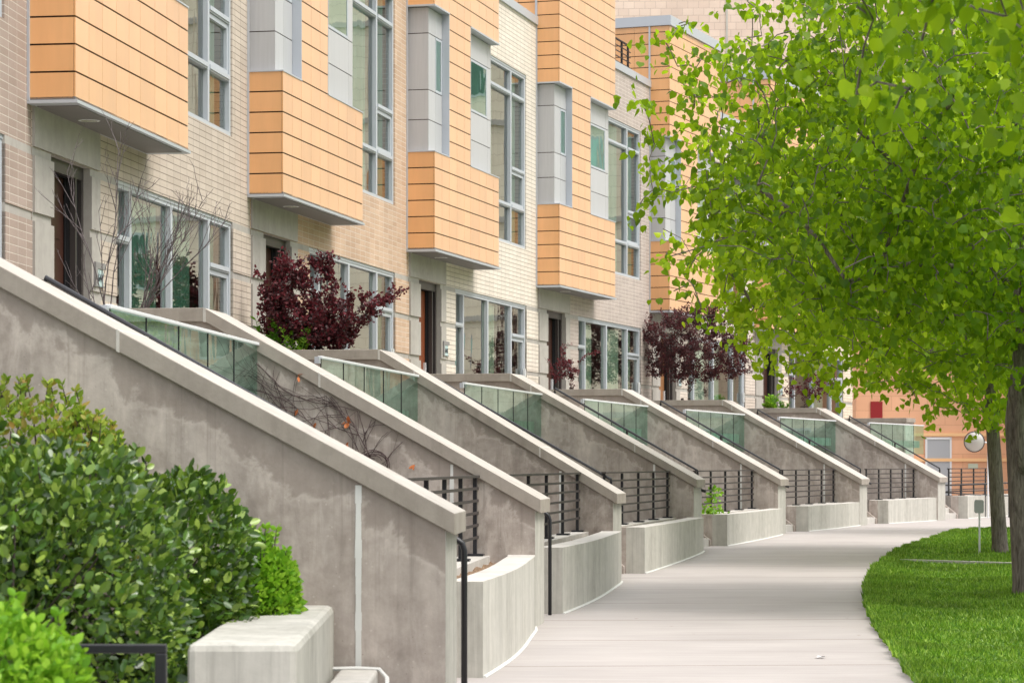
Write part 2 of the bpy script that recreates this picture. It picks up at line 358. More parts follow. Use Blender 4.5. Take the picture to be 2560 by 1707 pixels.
# grass blades
def blades(n, xr, yr, hmin, hmax, wid, dens_edge=False):
    x = rng.uniform(xr[0], xr[1], n); y = rng.uniform(yr[0], yr[1], n)
    ex = np.interp(y, EY, EX); keep = (x > ex - .03) & (np.abs(x) < (y*.21+.4)); return x[keep], y[keep]
xs, ys = [], []
for n, xr, yr in ((150000, (3.2, 8), (20.5, 34)), (110000, (4, 10.5), (34, 46)), (70000, (6, 13), (46, 66))):
    a, b = blades(n, xr, yr, 0, 0, 0); xs.append(a); ys.append(b)
ye = rng.uniform(20.5, 64, 26000); xe = np.interp(ye, EY, EX) + rng.uniform(-.09, .14, ye.size) + .03*np.sin(ye*5.1)*np.sin(ye*1.9); xs.append(xe); ys.append(ye)
x = np.concatenate(xs); y = np.concatenate(ys); n = x.size
strip = (np.abs(y-(44.3-(x-6.62)*.95)) < .12) & (x > 6.6) & (x < 10.5) & (rng.random(n) < .93); x = x[~strip]; y = y[~strip]; n = x.size
z = np.interp(y, GX, GZ) + EYE + .03
clump = .75 + .35*np.sin(x*2.1+y*1.3) * np.sin(y*1.7-x*.8)
hgt = rng.uniform(.05, .13, n)*clump; wd_ = rng.uniform(.006, .010, n)*(1+y/60); ang = rng.uniform(0, 2*np.pi, n); lean = rng.uniform(.01, .06, n); la = rng.uniform(0, 2*np.pi, n)
cx, sx = np.cos(ang)*wd_, np.sin(ang)*wd_
V = np.stack([np.stack([x-cx, y-sx, z], 1), np.stack([x+cx, y+sx, z], 1),
              np.stack([x+cx*.7+np.cos(la)*lean*.4, y+sx*.7+np.sin(la)*lean*.4, z+hgt*.6], 1),
              np.stack([x+np.cos(la)*lean, y+np.sin(la)*lean, z+hgt], 1)], 1).reshape(-1, 3)
tag(npmesh('grass', V, np.arange(4*n).reshape(-1, 4), M['grassb']), 'mown green grass of the lawn beside the curved path', 'grass', kind='stuff')

# ---------------------------------------------------------------- townhouses
bricks = {  # dark mortar of cream, ivory and pale pink bricks includes painted joint shadow
 0: brick_mat('pinkish_brown_brick', (.33, .25, .21), (.38, .295, .255), (.62, .55, .48), .12),
 1: brick_mat('cream_brick', (.50, .42, .35), (.57, .485, .41), (.24, .195, .16), .16),
 2: brick_mat('orange_tan_brick', (.50, .34, .235), (.58, .41, .295), (.74, .65, .55), .15),
 3: brick_mat('ivory_brick', (.66, .59, .51), (.72, .65, .57), (.28, .235, .195), .09),
 4: brick_mat('grey_brown_brick', (.40, .335, .30), (.46, .385, .345), (.78, .70, .64), .12),
 5: brick_mat('pale_pink_brick', (.57, .49, .43), (.64, .56, .50), (.30, .25, .21), .10),
 6: brick_mat('peach_brick', (.66, .56, .44), (.74, .64, .52), (.40, .33, .28), .08)}
P = .58; CH = .3233
def panel_grid(mb, cols, rows, plane, axis, th=.018, gap=.011, vgap=.0035, skip=None):
    """thin raised panels; axis 'w': front face at w=plane, cols along u; axis 'u': side face at u=plane, cols along w"""
    for i in range(len(cols)-1):
        for j in range(len(rows)-1):
            c0, c1, r0, r1 = cols[i], cols[i+1], rows[j], rows[j+1]
            if skip and skip((c0+c1)/2, (r0+r1)/2): continue
            if axis == 'w': mb.box(plane-th, plane, c0+vgap, c1-vgap, r0+gap, r1-gap)
            elif axis == 'u-': mb.box(c0+vgap, c1-vgap, plane, plane+th, r0+gap, r1-gap)
            else: mb.box(c0+vgap, c1-vgap, plane-th, plane, r0+gap, r1-gap)
def front_sheet(mb, us, hs_, holes, wv=0, mi=0, depth=.3):
    us = sorted(set(us + [a for hgt_ in holes for a in hgt_[:2]])); hs_ = sorted(set(hs_ + [a for hgt_ in holes for a in hgt_[2:]]))
    for a, b in zip(us[:-1], us[1:]):
        for c, d in zip(hs_[:-1], hs_[1:]):
            if any(h[0] <= (a+b)/2 <= h[1] and h[2] <= (c+d)/2 <= h[3] for h in holes): continue
            mb.poly([(wv, a, c), (wv, b, c), (wv, b, d), (wv, a, d)], mi)
    for (a, b, c, d) in holes:
        i = wv-depth
        mb.poly([(wv, b, c), (i, b, c), (i, b, d), (wv, b, d)], mi); mb.poly([(i, a, c), (wv, a, c), (wv, a, d), (i, a, d)], mi)
        mb.poly([(wv, a, d), (wv, b, d), (i, b, d), (i, a, d)], mi); mb.poly([(i, a, c), (i, b, c), (wv, b, c), (wv, a, c)], mi)
def window(root, name, rect, wf, verts, trans, sashes=(), fw=.085, mw=.10):
    """rect u0,u1,h0,h1; wf = front of frame; verts = right edges of mullions; trans = list of (u0,u1,h); sashes = (u0,u1,h0,h1) inner frames"""
    u0, u1, h0, h1 = rect; mb = MB(); D = .09
    mb.box(wf-D, wf, u0, u1, h1-.10, h1).box(wf-D, wf, u0, u0+fw, h0, h1-.10).box(wf-D, wf, u1-fw, u1, h0, h1-.10).box(wf-D, wf, u0+fw, u1-fw, h0, h0+.07)
    mb.box(wf, wf+.012, u0, u1, h1-.05, h1-.003)
    for v in verts: mb.box(wf-D, wf+.004, v-mw, v, h0+.07, h1-.10)
    for a, b, h in trans:
        mb.box(wf-D, wf+.002, a, b, h-.045, h+.045); mb.box(wf, wf+.02, a+.01, b-.01, h-.02, h+.045)
    for a, b, c, d in sashes:
        f = .07; s0 = wf-D+.01; s1 = wf-.02
        mb.box(s0, s1, a, b, d-f, d).box(s0, s1, a, b, c, c+f).box(s0, s1, a, a+f, c+f, d-f).box(s0, s1, b-f, b, c+f, d-f)
    fr = mb.build(name, M['frame'], root)
    g = MB(); g.poly([(wf-.07, u0+.02, h0+.02), (wf-.07, u1-.02, h0+.02), (wf-.07, u1-.02, h1-.02), (wf-.07, u0+.02, h1-.02)])
    g.build('pane', M['glass'], fr); return fr

HL = ['townhouse of brown brick with orange cladding at the left edge of the photo',
      'townhouse of cream brick behind the leafless shrub, house number 644 by its door',
      'townhouse of orange tan brick behind the largest near purple leaved bush',
      'townhouse of ivory brick with a red brown door and no bush in front',
      'townhouse of grey brown brick with a small purple bush and a railed roof terrace',
      'townhouse of pale pink brick behind the big dark purple tree',
      'farthest townhouse of the row, peach brick mostly hidden behind the green tree crown']
NUM = ['642', '644', '646', '648', '650', '652', '654']
DOORS = ['door_dark', 'door_dark', 'door_dark', 'door_red', 'door_dark', 'door_tan', 'door_dark']
def townhouse(k):
    root = empty('townhouse', (A[k].x, A[k].y, 0), -R(TH[k]), HL[k], 'townhouse', 'townhouses of the curved row')
    br = bricks[k]; FL = .85; UE = 10.9; TOP = 10.48
    lowwin = (3.57, 9.77, FL, 3.74); tall = (5.3, 9.77, 5.05, 9.14); doorr = (.86, 2.42, FL, 3.74)
    # upper brick wall
    mb = MB(); front_sheet(mb, [.15, UE], [3.74, TOP], [tall], 0, 0, .3)
    # side and back walls, plinth
    mb.poly([(0, UE, -1.8), (-12, UE+.3, -1.8), (-12, UE+.3, TOP), (0, UE, TOP)]); mb.poly([(-12, 0, -1.8), (0, .15, -1.8), (0, .15, TOP), (-12, 0, TOP)])
    mb.poly([(-12, UE, -1.8), (-12, 0, -1.8), (-12, 0, TOP), (-12, UE, TOP)])
    # brick groups between the cast stone bands of the ground floor
    for a, b in ((2.79, 3.57), (9.77, UE)):
        for c, d in ((2.975, 3.64), (2.20, 2.87), (1.43, 2.10), (FL, 1.33)): mb.box(-.3 if a > 5 else -.25, .018, a, b, c, d)
    mb.build('brick_wall', br, root)
    # cast stone: backing of the ground floor, door surround
    mb = MB(); front_sheet(mb, [.15, UE], [-1.8, 3.74], [(3.57, 9.77, FL, 3.739), (doorr[0], doorr[1], FL, 3.739)], .004, 0, .3)
    for a, b in ((.17, .86), (2.42, 2.79)):
        for c, d in ((2.975, 3.64), (2.20, 2.87), (1.43, 2.10), (FL, 1.33)): mb.box(.004, .035 if b < 1 else .03, a + (.0), b + (.03 if b < 1 else 0), c, d)
    mb.box(-.02, .03, .17, 2.79, 3.75, 4.235)
    mb.build('stone_surround', M['panel_conc'], root)
    # door
    mb = MB(); a, b, c, d = doorr; fw = -.08
    mb.box(fw-.06, fw, a, b, 3.58, 3.74).box(fw-.06, fw, 2.34, b, c, 3.58).box(fw-.06, fw, a, a+.05, c, 3.58).box(fw-.07, fw+.012, 2.05, 2.10, c, 3.58).box(fw-.1, fw-.02, a, 2.05, c, c+.03)
    door = mb.build('door', M['doorframe'], root)
    mb = MB(); mb.poly([(fw-.05, 2.10, c), (fw-.05, 2.34, c), (fw-.05, 2.34, 3.58), (fw-.05, 2.10, 3.58)])
    mb.poly([(fw-.06, 2.05, c), (fw-.2, 2.05, c), (fw-.2, 2.05, 3.58), (fw-.06, 2.05, 3.58)]); mb.poly([(fw-.06, a+.02, 3.578), (fw-.06, 2.05, 3.578), (fw-.2, 2.05, 3.578), (fw-.2, a+.02, 3.578)])
    mb.box(fw-.13, fw-.115, 2.03, 2.05, c, 3.578)
    mb.build('side_panel', M['void'], door)
    mb = MB(); mb.box(fw-.20, fw-.14, a, 2.04, c+.03, 3.57); 
    for hh in (1.0, 1.9, 2.8): mb.box(fw-.14, fw-.132, a+.25, 1.9, hh, hh+.62)
    mb.build('door_leaf', M[DOORS[k]], door)
    MB().box(fw-.14, fw-.09, 1.93, 1.97, 1.75, 2.1).build('handle', M['steel'], door)
    # windows
    lw = window(root, 'window', lowwin, -.03, (4.38, 6.42, 8.5), [(3.65, 4.28, 2.98), (8.5, 9.69, 2.98)], [(8.5, 9.69, FL+.07, 2.93)])
    MB().box(-.03, .015, 9.60, 9.66, 1.95, 2.25).build('hinge_plate', M['white'], lw)
    window(root, 'window', tall, -.03, (8.48,), [(5.38, 8.38, 8.52), (5.38, 8.38, 5.94), (8.48, 9.69, 8.52), (8.48, 9.69, 6.82), (8.48, 9.69, 5.94)],
           [(8.48, 9.69, 5.99, 6.77)])
    # interiors: floors, back wall, curtains
    mb = MB(); mb.box(-4.0, -3.95, .5, 10.6, FL, TOP-.3); mb.box(-4, -.35, .5, 10.6, 4.3, 4.6).box(-4, -.35, .5, 10.6, FL-.3, FL).box(-4, -.35, .5, 10.6, TOP-.5, TOP-.3)
    mb.box(-4, -.35, 10.6, 10.65, FL, TOP-.3).box(-4, -.35, 3.2, 3.25, FL, TOP-.3)
    mb.build('interior', M['inside'], root)
    rr = random.Random(k*7+3); mb = MB(); mt = MB()
    def curtain(mbx, a, b, h0, h1, w0=-.2):
        mat_ = M['teal'] if mbx is mt else M['curtain']; mbx = MB()
        n = max(3, int((b-a)/.045)); pts = [(w0+.035*math.sin(i*1.9+rr.random()*.6), a+(b-a)*i/n) for i in range(n+1)]
        for p, q in zip(pts[:-1], pts[1:]): mbx.poly([(p[0], p[1], h0), (q[0], q[1], h0), (q[0], q[1], h1), (p[0], p[1], h1)])
        mbx.build('curtain', mat_, root)
    for a, b in ((3.7, 4.35), (4.5, 6.3), (6.5, 8.3), (8.6, 9.6)):
        if k in (1, 4, 5) or rr.random() < .35: curtain(mt if rr.random() < .6 else mb, a, a+(b-a)*rr.uniform(.5, .95), FL, 3.6)
    for a, b in ((5.5, 8.3), (8.6, 9.6)):
        curtain(mt if k in (4,) or rr.random() < .4 else mb, a+(b-a)*rr.uniform(0, .3), a+(b-a)*rr.uniform(.5, 1), 5.1, 9.0)
    # parapet coping and roof
    MB().box(-.35, .05, 5.06, UE, TOP, TOP+.19).build('coping', M['silver'], root)
    MB().box(-12, -.35, .2, UE-.05, TOP-.25, TOP).build('roof', M['roof'], root)
    # orange bay and penthouse
    mb = MB(); o = mb
    o.box(.0, P-.012, .012, 5.008, 4.30, 6.19, 1).box(.0, P-.012, 1.085, 2.69, 6.19, 9.13, 1).box(0, P-.012, .012, 5.008, 9.13, 10.7, 1).box(-7, P-.012, .012, 5.008, 10.7, 12.18, 1)
    rows = [6.21 + CH*i for i in range(-6, 0)] + [6.21]; cols = [0, .53, 1.07, 1.65, 2.2, 2.70, 3.38, 3.95, 4.55, 5.02]
    def dosub(cols_, rows_, plane, axis): panel_grid(mb, cols_, rows_, plane, axis)
    dosub(cols, rows, P, 'w'); dosub([1.07, 1.65, 2.2, 2.70], [6.21+.3222*i for i in range(10)], P, 'w')
    rows2 = [9.11+.3215*i for i in range(10)] + [12.18]; dosub(cols, rows2, P, 'w')
    for pl, ax in ((0.0, 'u-'), (5.02, 'u+')):
        dosub([0, P-.02], rows, pl, ax); dosub([0, P-.02], rows2, pl, ax)
        dosub([-7+.655*i for i in range(11)] + [0], [h for h in rows2 if h > 10.6], pl, ax)
    mb.build('orange_cladding', [M['orange'], M['dark']], root)
    mb = MB(); mb.box(-7.05, P+.05, -.05, 5.07, 12.18, 12.45); mb.build('roof_coping', M['silver'], root)
    # flashings
    mb = MB(); mb.box(0, P+.012, -.012, 1.09, 6.20, 6.222).box(0, P+.012, 2.70, 5.032, 6.20, 6.222).box(0, P+.015, -.015, 1.07, 9.085, 9.12).box(0, P+.015, 2.70, 5.035, 9.085, 9.12)
    mb.box(0, P+.03, -.03, 5.05, 4.225, 4.262).box(-.02, .03, -.035, -.004, 4.262, 12.3)
    mb.box(.42, P+.004, 1.055, 1.075, 6.222, 9.085).box(.42, P+.006, 2.69, 2.712, 6.222, 9.085)
    mb.build('flashing', M['silver'], root)
    sf = MB().box(0.02, P, 0.0, 5.02, 4.262, 4.30).box(.05, P-.03, .2, 4.8, 4.215, 4.225).build('soffit', M['soffit'], root)
    # recessed soffit lamp (not lit)
    mb = MB(); n = 24; cw, cu = .29, 1.47
    for r0, r1, h0, h1, mi in ((.135, .105, 4.213, 4.209, 0), (.105, .0, 4.209, 4.214, 1)):
        for i in range(n):
            a0, a1 = 2*math.pi*i/n, 2*math.pi*(i+1)/n
            mb.poly([(cw+r0*math.cos(a1), cu+r0*math.sin(a1), h0), (cw+r0*math.cos(a0), cu+r0*math.sin(a0), h0), (cw+r1*math.cos(a0), cu+r1*math.sin(a0), h1), (cw+r1*math.cos(a1), cu+r1*math.sin(a1), h1)], mi)
    mb.build('soffit_lamp', [M['steel'], M['lamp_glass']], root)
    # grey recesses
    mb = MB(); mb.box(0, .415, .09, 1.055, 6.222, 9.085, 1)
    rws = [6.225, 6.85, 7.445, 8.565, 9.082]
    panel_grid(mb, [0, .43], rws, .078, 'u-', .014, .008, .002)
    panel_grid(mb, [.078, .56, 1.05], rws, .43, 'w', .014, .008, .003, lambda c, r: c > .56 and 7.45 < r < 8.56)
    mb.build('grey_cladding', [M['grey'], M['dark']], root); mb = MB()
    mb.box(0, .385, 2.712, 4.995, 6.222, 9.085, 1)
    panel_grid(mb, [2.72, 4.71, 5.01], rws, .40, 'w', .014, .008, .003, lambda c, r: 3 < c < 4.7 and 7.45 < r < 8.56)
    panel_grid(mb, [0, .39], rws, 5.01, 'u+', .014, .008, .002)
    mb.box(.386, .40, 2.72, 3.25, 7.453, 8.557)
    mb.build('grey_cladding', [M['grey'], M['dark']], root)
    for (a, b, wf) in ((.57, 1.045, .425), (3.26, 4.70, .395)):
        mb = MB(); c, d = 7.455, 8.555; f = .05
        mb.box(wf-.03, wf+.008, a, b, d-f, d).box(wf-.03, wf+.008, a, b, c, c+f).box(wf-.03, wf+.008, a, a+f, c+f, d-f).box(wf-.03, wf+.008, b-f*1.4, b, c+f, d-f)
        fr = mb.build('window', M['frame'], root)
        mb = MB(); pw = wf-.001; mb.poly([(pw, a+.03, c+.03), (pw, b-.03, c+.03), (pw, b-.03, d-.03), (pw, a+.03, d-.03)]); mb.build('pane', M['glass'], fr)
        pw = wf-.008; mb = MB(); mb.poly([(pw, a+.03, c+.03), (pw, b-.03, c+.03), (pw, b-.03, d-.03), (pw, a+.03, d-.03)]); mb.build('blind', M['teal' if k in (3, 4) else 'curtain'], fr)
    # house number box beside the door
    mb = MB(); mb.box(.018, .062, 2.50, 2.93, 2.49, 2.57).box(.018, .062, 2.50, 2.58, 2.26, 2.49).box(.018, .055, 2.82, 2.93, 2.26, 2.28).box(.018, .045, 2.58, 2.86, 2.26, 2.49)
    nb = mb.build('number_box', M['box'], root)
    MB().box(.046, .050, 2.59, 2.85, 2.27, 2.485).build('glass_plate', M['plate'], nb)
    cu_ = bpy.data.curves.new('numerals', 'FONT'); cu_.body = NUM[k]; cu_.size = .135; cu_.extrude = .002; cu_.align_x = 'CENTER'; cu_.space_character = 1.0; cu_.offset = .003
    tmp = bpy.data.objects.new('numerals_tmp', cu_); me = bpy.data.meshes.new_from_object(tmp); bpy.data.objects.remove(tmp)
    o = bpy.data.objects.new('numerals', me); sc.collection.objects.link(o); me.materials.clear(); me.materials.append(M['ink']); o.parent = nb
    # text x -> +u, text y -> +h, normal -> +w
    o.matrix_local = Matrix(((0, 0, 1, .053), (1, 0, 0, 2.72), (0, 1, 0, 2.33+EYE), (0, 0, 0, 1)))
    if k == 3: MB().box(.02, .04, 2.96, 3.02, 1.5, 1.62).build('doorbell', M['black'], root)
    return root
for k in range(7): townhouse(k)

# terrace railing and pot on two roofs
def terrace_rail(k, lab):
    r = empty('terrace_railing', (A[k].x, A[k].y, 10.48+.19+EYE), -R(TH[k]), lab, 'railing', 'dark roof terrace railings')
    mb = MB(0); mb.box(-.34, -.28, 5.1, 9.75, .80, .83)
    for i in range(5): mb.box(-.32, -.30, 5.1, 9.85, .06+i*.145, .085+i*.145)
    mb.build('rails', M['bar'], r)
    for u in (5.3, 6.8, 8.2, 8.95, 9.6): MB(0).box(-.34, -.29, u-.03, u+.03, -.001, .80).build('post', M['black'], r)
terrace_rail(3, 'dark bar railing on the roof terrace of the ivory brick house')
terrace_rail(4, 'dark bar railing on the roof terrace of the grey brown brick house')
p = empty('plant_pot', tuple(loc(4, -.95, 8.55, 10.48)), -R(TH[4]), 'brown tapered pot behind the roof terrace railing', 'pot')
mb = MB(0); mb.hexa([(-.28, -.28, 0), (.28, -.28, 0), (.28, .28, 0), (-.28, .28, 0), (-.17, -.17, .72), (.17, -.17, .72), (.17, .17, .72), (-.17, .17, .72)]); mb.build('body', M['door_tan'], p)
MB(0).box(-.2, .2, -.2, .2, .72, .77).build('rim', M['bar'], p)

# ---------------------------------------------------------------- stair walls
WL = ['big stained concrete stair wall in the foreground, its near side filling the lower left',
      'stained concrete stair wall with bare vine stems on its side, second from the camera',
      'concrete stair wall in front of the ivory brick house, third from the camera',
      'concrete stair wall below the small purple bush side, fourth from the camera',
      'concrete stair wall before the grey brown brick house door, fifth from the camera',
      'concrete stair wall rising to the big purple tree, sixth from the camera',
      'farthest sloping concrete stair wall, its lower end nearest the tree trunks']
TIP = {0: (6.24, -.345), 1: (6.15, -.386), 2: (6.02, -.44), 3: (5.98, -.285), 4: (6.08, -.335), 5: (6.18, -.384), 6: (6.22, -.389)}
JO = {0: (3.83,), 1: (3.66,), 2: (2.9, 4.84), 3: (2.75, 4.78), 4: (2.80, 4.5), 5: (2.61, 4.4), 6: (2.47, 4.2)}
for k in range(7):
    root = empty('stair_wall', (A[k].x, A[k].y, 0), -R(TH[k]-1.6), WL[k], 'stair wall', 'concrete walls beside the entry stairs')
    wt, ht = TIP[k]; wb, hb = 2.35, 1.76; sl_ = (hb-ht)/(wt-wb); T = .155; we = wt-.07; U0, U1 = -.98, .02
    gz = -1.95
    body = [(0, gz), (we, gz), (we, ht+.07*sl_-T+.01), (wb-.0, hb-T+.001), (0, hb-T+.001)]
    mb = MB(); mb.prof(body, U0, U1); mb.build('wall_body', M['wall'], root)
    # end face toward the path is board formed
    mb = MB(); mb.box(we, we+.004, U0+.0, U1, gz, ht-T+.04); mb.build('end_face', M['planter'], root)
    # cap: sloping part cut in pieces, level part as two kerbs with soil between
    js = [wb] + list(JO[k]) + [wt]; hh = lambda w_: hb - (w_-wb)*sl_
    mb = MB()
    for a, b in zip(js[:-1], js[1:]):
        a2 = a + (.004 if a > wb else 0); b2 = b-.004 if b < wt else b
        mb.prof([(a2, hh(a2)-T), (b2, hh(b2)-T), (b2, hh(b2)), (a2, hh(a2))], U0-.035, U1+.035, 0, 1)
    for a, b in ((U0-.035, U0+.16), (U1-.16, U1+.035)): mb.box(.03, wb-.004, a, b, hb-T, hb)
    mb.box(wb-.18, wb-.006, U0+.161, U1-.161, hb-T, hb-.002)
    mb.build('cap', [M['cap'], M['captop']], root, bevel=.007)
    mb = MB()
    for j in JO[k]:
        mb.prof([(j-.012, hh(j-.012)-T-.002), (j+.012, hh(j+.012)-T-.002), (j+.012, hh(j+.012)+.002), (j-.012, hh(j-.012)+.002)], U0-.038, U1+.038)
    mb.prof([(wb-.016, hh(wb)-T-.001), (wb+.016, hh(wb+.01)-T-.002), (wb+.016, hh(wb+.016)+.002), (wb-.016, hb+.002)], U0-.038, U1+.038)
    mb.build('cap_joint', M['kerb'], root)
    mb = MB(); mb.box(.03, wb-.18, U0+.161, U1-.161, hb-.25, hb-.06); mb.build('soil', M['soil'], root)
    # drip shadow groove and sealant joint
    wj = 5.55 if k == 0 else 5.15; top = hh(wj)-T-.02; mb = MB(); rr = random.Random(k)
    z0 = gz; n = 14
    for i in range(n):
        a = z0+(top-z0)*i/n; b = z0+(top-z0)*(i+1)/n; w1 = .016+rr.random()*.010; w2 = w1 if i else w1
        mb.hexa([(wj-w1, U0-.006, a), (wj+w1, U0-.006, a), (wj+w1, U0+.001, a), (wj-w1, U0+.001, a), (wj-w1*.9, U0-.006, b), (wj+w2, U0-.006, b), (wj+w2, U0+.001, b), (wj-w1*.9, U0+.001, b)])
    mb.build('sealant_joint', M['caulk'], root)
# short level wall closing the row
root = empty('stair_wall', (A[7].x, A[7].y, 0), -R(TH[7]-1.6), 'short level topped concrete wall at the far end of the row behind the last glass rail', 'stair wall')
MB().box(0, 2.3, -.98, .02, -1.8, 1.47).build('wall_body', M['wall'], root); MB().box(0, 2.35, -1.01, .05, 1.47, 1.62).build('cap', M['cap'], root, bevel=.007)

# ---------------------------------------------------------------- stairs, terraces, glass rails, planters, fences, handrails
ORD = ['nearest', 'second', 'third', 'fourth', 'fifth', 'sixth', 'farthest']
def gk(k): return gh(loc(k, 6, 1).y)
# planter fronts: (left u, right u) of the path-facing side, in unit frame
PL = {0: (3.0, 9.62), 1: (1.8, 9.6), 2: (1.65, 9.6), 3: (2.0, 9.62), 4: (2.45, 9.7), 5: (2.85, 9.78), 6: (3.2, 10.9)}
for k in range(7):
    g0 = gk(k)
    st = empty('entry_stairs', (A[k].x, A[k].y, 0), -R(TH[k]), 'concrete entry steps rising to the %s' % (
        'brown brick house at the left edge', 'cream brick house with number 644', 'orange tan brick house', 'ivory brick house', 'grey brown brick house', 'pale pink brick house', 'peach brick house at the far end')[k], 'stairs', 'concrete entry stairs')
    ul = PL[k][0]-.02; nst = 15; rise = (.83-g0)/nst; pts = [(0.04, g0-.3), (5.75, g0-.3)]
    for i in range(nst):
        w_ = 5.75 - i*(3.15/(nst-1)); pts += [(w_, g0+rise*i if i else g0-.3), (w_, g0+rise*(i+1))] if i else [(w_, g0+rise)]
    pts += [(0.04, .83)]
    MB().prof(pts, .06, ul-.12).build('steps', M['kerb'], st)
    MB().prof([(2.4, g0-.3), (5.78, g0-.3), (5.78, g0+.12), (2.6, .95), (2.4, .95)], ul-.115, ul+.02).build('stringer', M['wall'], st)
    te = empty('terrace_slab', (A[k].x, A[k].y, 0), -R(TH[k]), 'raised concrete terrace under the big window of the %s' % (
        'brown brick house', 'cream brick house', 'orange tan brick house', 'ivory brick house', 'grey brown brick house', 'pale pink brick house', 'peach brick house')[k], 'terrace', 'raised terraces')
    MB().box(.04, 2.80, ul+.03, 9.6, .58, .82).build('slab', M['wall'], te)
    # glass rail
    gr = empty('glass_railing', (A[k].x, A[k].y, 0), -R(TH[k]), '%s glass balustrade with white top rail%s' % (
        ('Nearest', 'Second nearest', 'Third nearest', 'Fourth', 'Fifth', 'Sixth', 'Farthest')[k], (', mirroring cream brick', ' beyond the vine covered wall', ' below the ivory brick house', ', above the leafy green planter', ' under the big purple tree', ', in front of the fern', ' at the end of the row')[k]), 'glass railing', 'green glass terrace balustrades')
    gl = 2.72 if k < 3 else 3.1; g_end = 9.70; wr = 2.92
    mb = MB(); mb.box(wr-.03, wr+.03, gl-.06, g_end, 1.332, 1.366); mb.build('top_rail', M['steel'], gr, bevel=.006)
    n = 5; seg = (g_end-gl)/n; mb = MB()
    for i in range(n):
        pn = MB(); pn.poly([(wr, gl+seg*i+.012, .36), (wr, gl+seg*(i+1)-.008, .36), (wr, gl+seg*(i+1)-.008, 1.332), (wr, gl+seg*i+.012, 1.332)])
        pn.box(wr-.006, wr+.006, gl+seg*i-.008, gl+seg*i+.012, .36, 1.331, 1); pn.build('glass_panel', [M['railglass'], M['void']], gr)
    MB().box(wr-.05, wr+.01, gl-.15, gl-.061, 1.27, 1.355).build('bracket', M['silver'], gr)
    # planter
    g1 = gh(loc(k, 6, 9).y)
    pt = empty('planter', (A[k].x, A[k].y, 0), -R(TH[k]), 'low concrete planter, %s' % (
        'nearest, with bare brown mulch, left of the second stair wall', 'second along, beside the black handrail post', 'third along, before the third fence', 'fourth along, with green leaves inside', 'fifth along the path', 'sixth along, low and pale', 'last one, partly behind the tree trunk')[k], 'planter', 'concrete planters along the path')
    a, b = PL[k]; n = 12; outer = []; inner = []
    for i in range(n+1):
        t = i/n; u = a+(b-a)*t; w_ = 6.12 - .02 + (.05*math.sin(math.pi*t)) + (.06*math.sin(t*5.2) if k < 2 else 0)*.4 - (.03 if t > .95 else 0)
        outer.append((w_, u)); inner.append((w_-.30, u))
    H = -1.0; gz = g0-.25; mb = MB()
    for i in range(n):
        (o1, u1), (o2, u2) = outer[i], outer[i+1]; i1, i2 = inner[i][0], inner[i+1][0]
        if i == 0: mb.poly([(i1, u1, gz), (o1, u1, gz), (o1, u1, H), (i1, u1, H)])
        if i == n-1: mb.poly([(o2, u2, gz), (i2, u2, gz), (i2, u2, H), (o2, u2, H)])
        mb.poly([(o1, u1, gz), (o2, u2, gz), (o2, u2, H), (o1, u1, H)]); mb.poly([(o1, u1, H), (o2, u2, H), (i2, u2, H), (i1, u1, H)], 1); mb.poly([(i2, u2, gz), (i1, u1, gz), (i1, u1, H), (i2, u2, H)])
    mb.build('front_wall', [M['planter'], M['kerb']], pt)
    mb = MB(); mb.box(5.30, outer[0][0]-.30, a+.0, a+.28, gz, H-.002, 0).box(5.22, 5.55, a, b+.05, gz, H-.012, 1)
    mb.build('inner_kerb', [M['wall'], M['kerb']], pt)
    mb = MB(); nx, ny = 5, 24; rr = random.Random(k+50)
    gp = [[(5.55+.34*i/nx, a+.28+(b-a-.28)*j/ny, -1.12+.05*rr.random()) for i in range(nx+1)] for j in range(ny+1)]
    for j in range(ny):
        for i in range(nx): mb.poly([gp[j][i], gp[j][i+1], gp[j+1][i+1], gp[j+1][i]])
    mb.build('mulch', M['soil'], pt)
    # sealant bead at the foot
    mb = MB(); ptsb = [(outer[i][0]+.012, outer[i][1], gh(loc(k, 6.1, outer[i][1]).y)+.005) for i in range(n+1)]
    mb.tube(ptsb, .018, 6); mb.build('sealant_bead', M['caulk'], pt)
    # fence
    fn = empty('fence', (A[k].x, A[k].y, 0), -R(TH[k]), '%s low dark metal bar fence on the planter kerb' % ('Nearest', 'Second nearest', 'Third', 'Fourth', 'Fifth', 'Sixth', 'Farthest')[k], 'fence', 'dark bar fences above the light wells')
    wf = 5.40; fu0, fu1 = a+.25, 9.62 if k < 6 else 10.2
    mb = MB(); mb.box(wf-.04, wf+.04, fu0-.02, fu1, -.145, -.118)
    for i in range(5): mb.box(wf+.012, wf+.024, fu0, fu1+.12, -.279-i*.135, -.248-i*.135)
    mb.build('rails', M['bar'], fn)
    npst = 5
    for i in range(npst):
        u = fu0 + .08 + (fu1-fu0-.2)*i/(npst-1)
        MB().box(wf-.03, wf+.012, u-.012, u+.05, H, -.145).box(wf-.09, wf+.09, u-.08, u+.1, H-.008, H+.014).build('post', M['black'], fn)
    # guard rail on the stair side
    hr = empty('handrail', (A[k].x, A[k].y, 0), -R(TH[k]), 'black metal stair handrail, %s' % (
        'just above the cap of the foreground wall', 'ending in the post in front of the second planter', 'thin line above the third stair wall', 'above the cap of the fourth stair wall', 'above the cap of the fifth stair wall', 'above the sixth stair wall, with a mid post', 'above the farthest sloping wall')[k], 'handrail', 'black stair handrails')
    dh = {1: -.34, 2: -.12}.get(k, 0); ug = 2.0; mb = MB(); mb.tube([(2.55, ug, 1.33+dh), (2.55, ug, 1.55+dh), (5.5, ug, -.12+dh), (5.5, ug, -.16+dh)], .022, 8); mb.build('guard_rail', M['black'], hr)
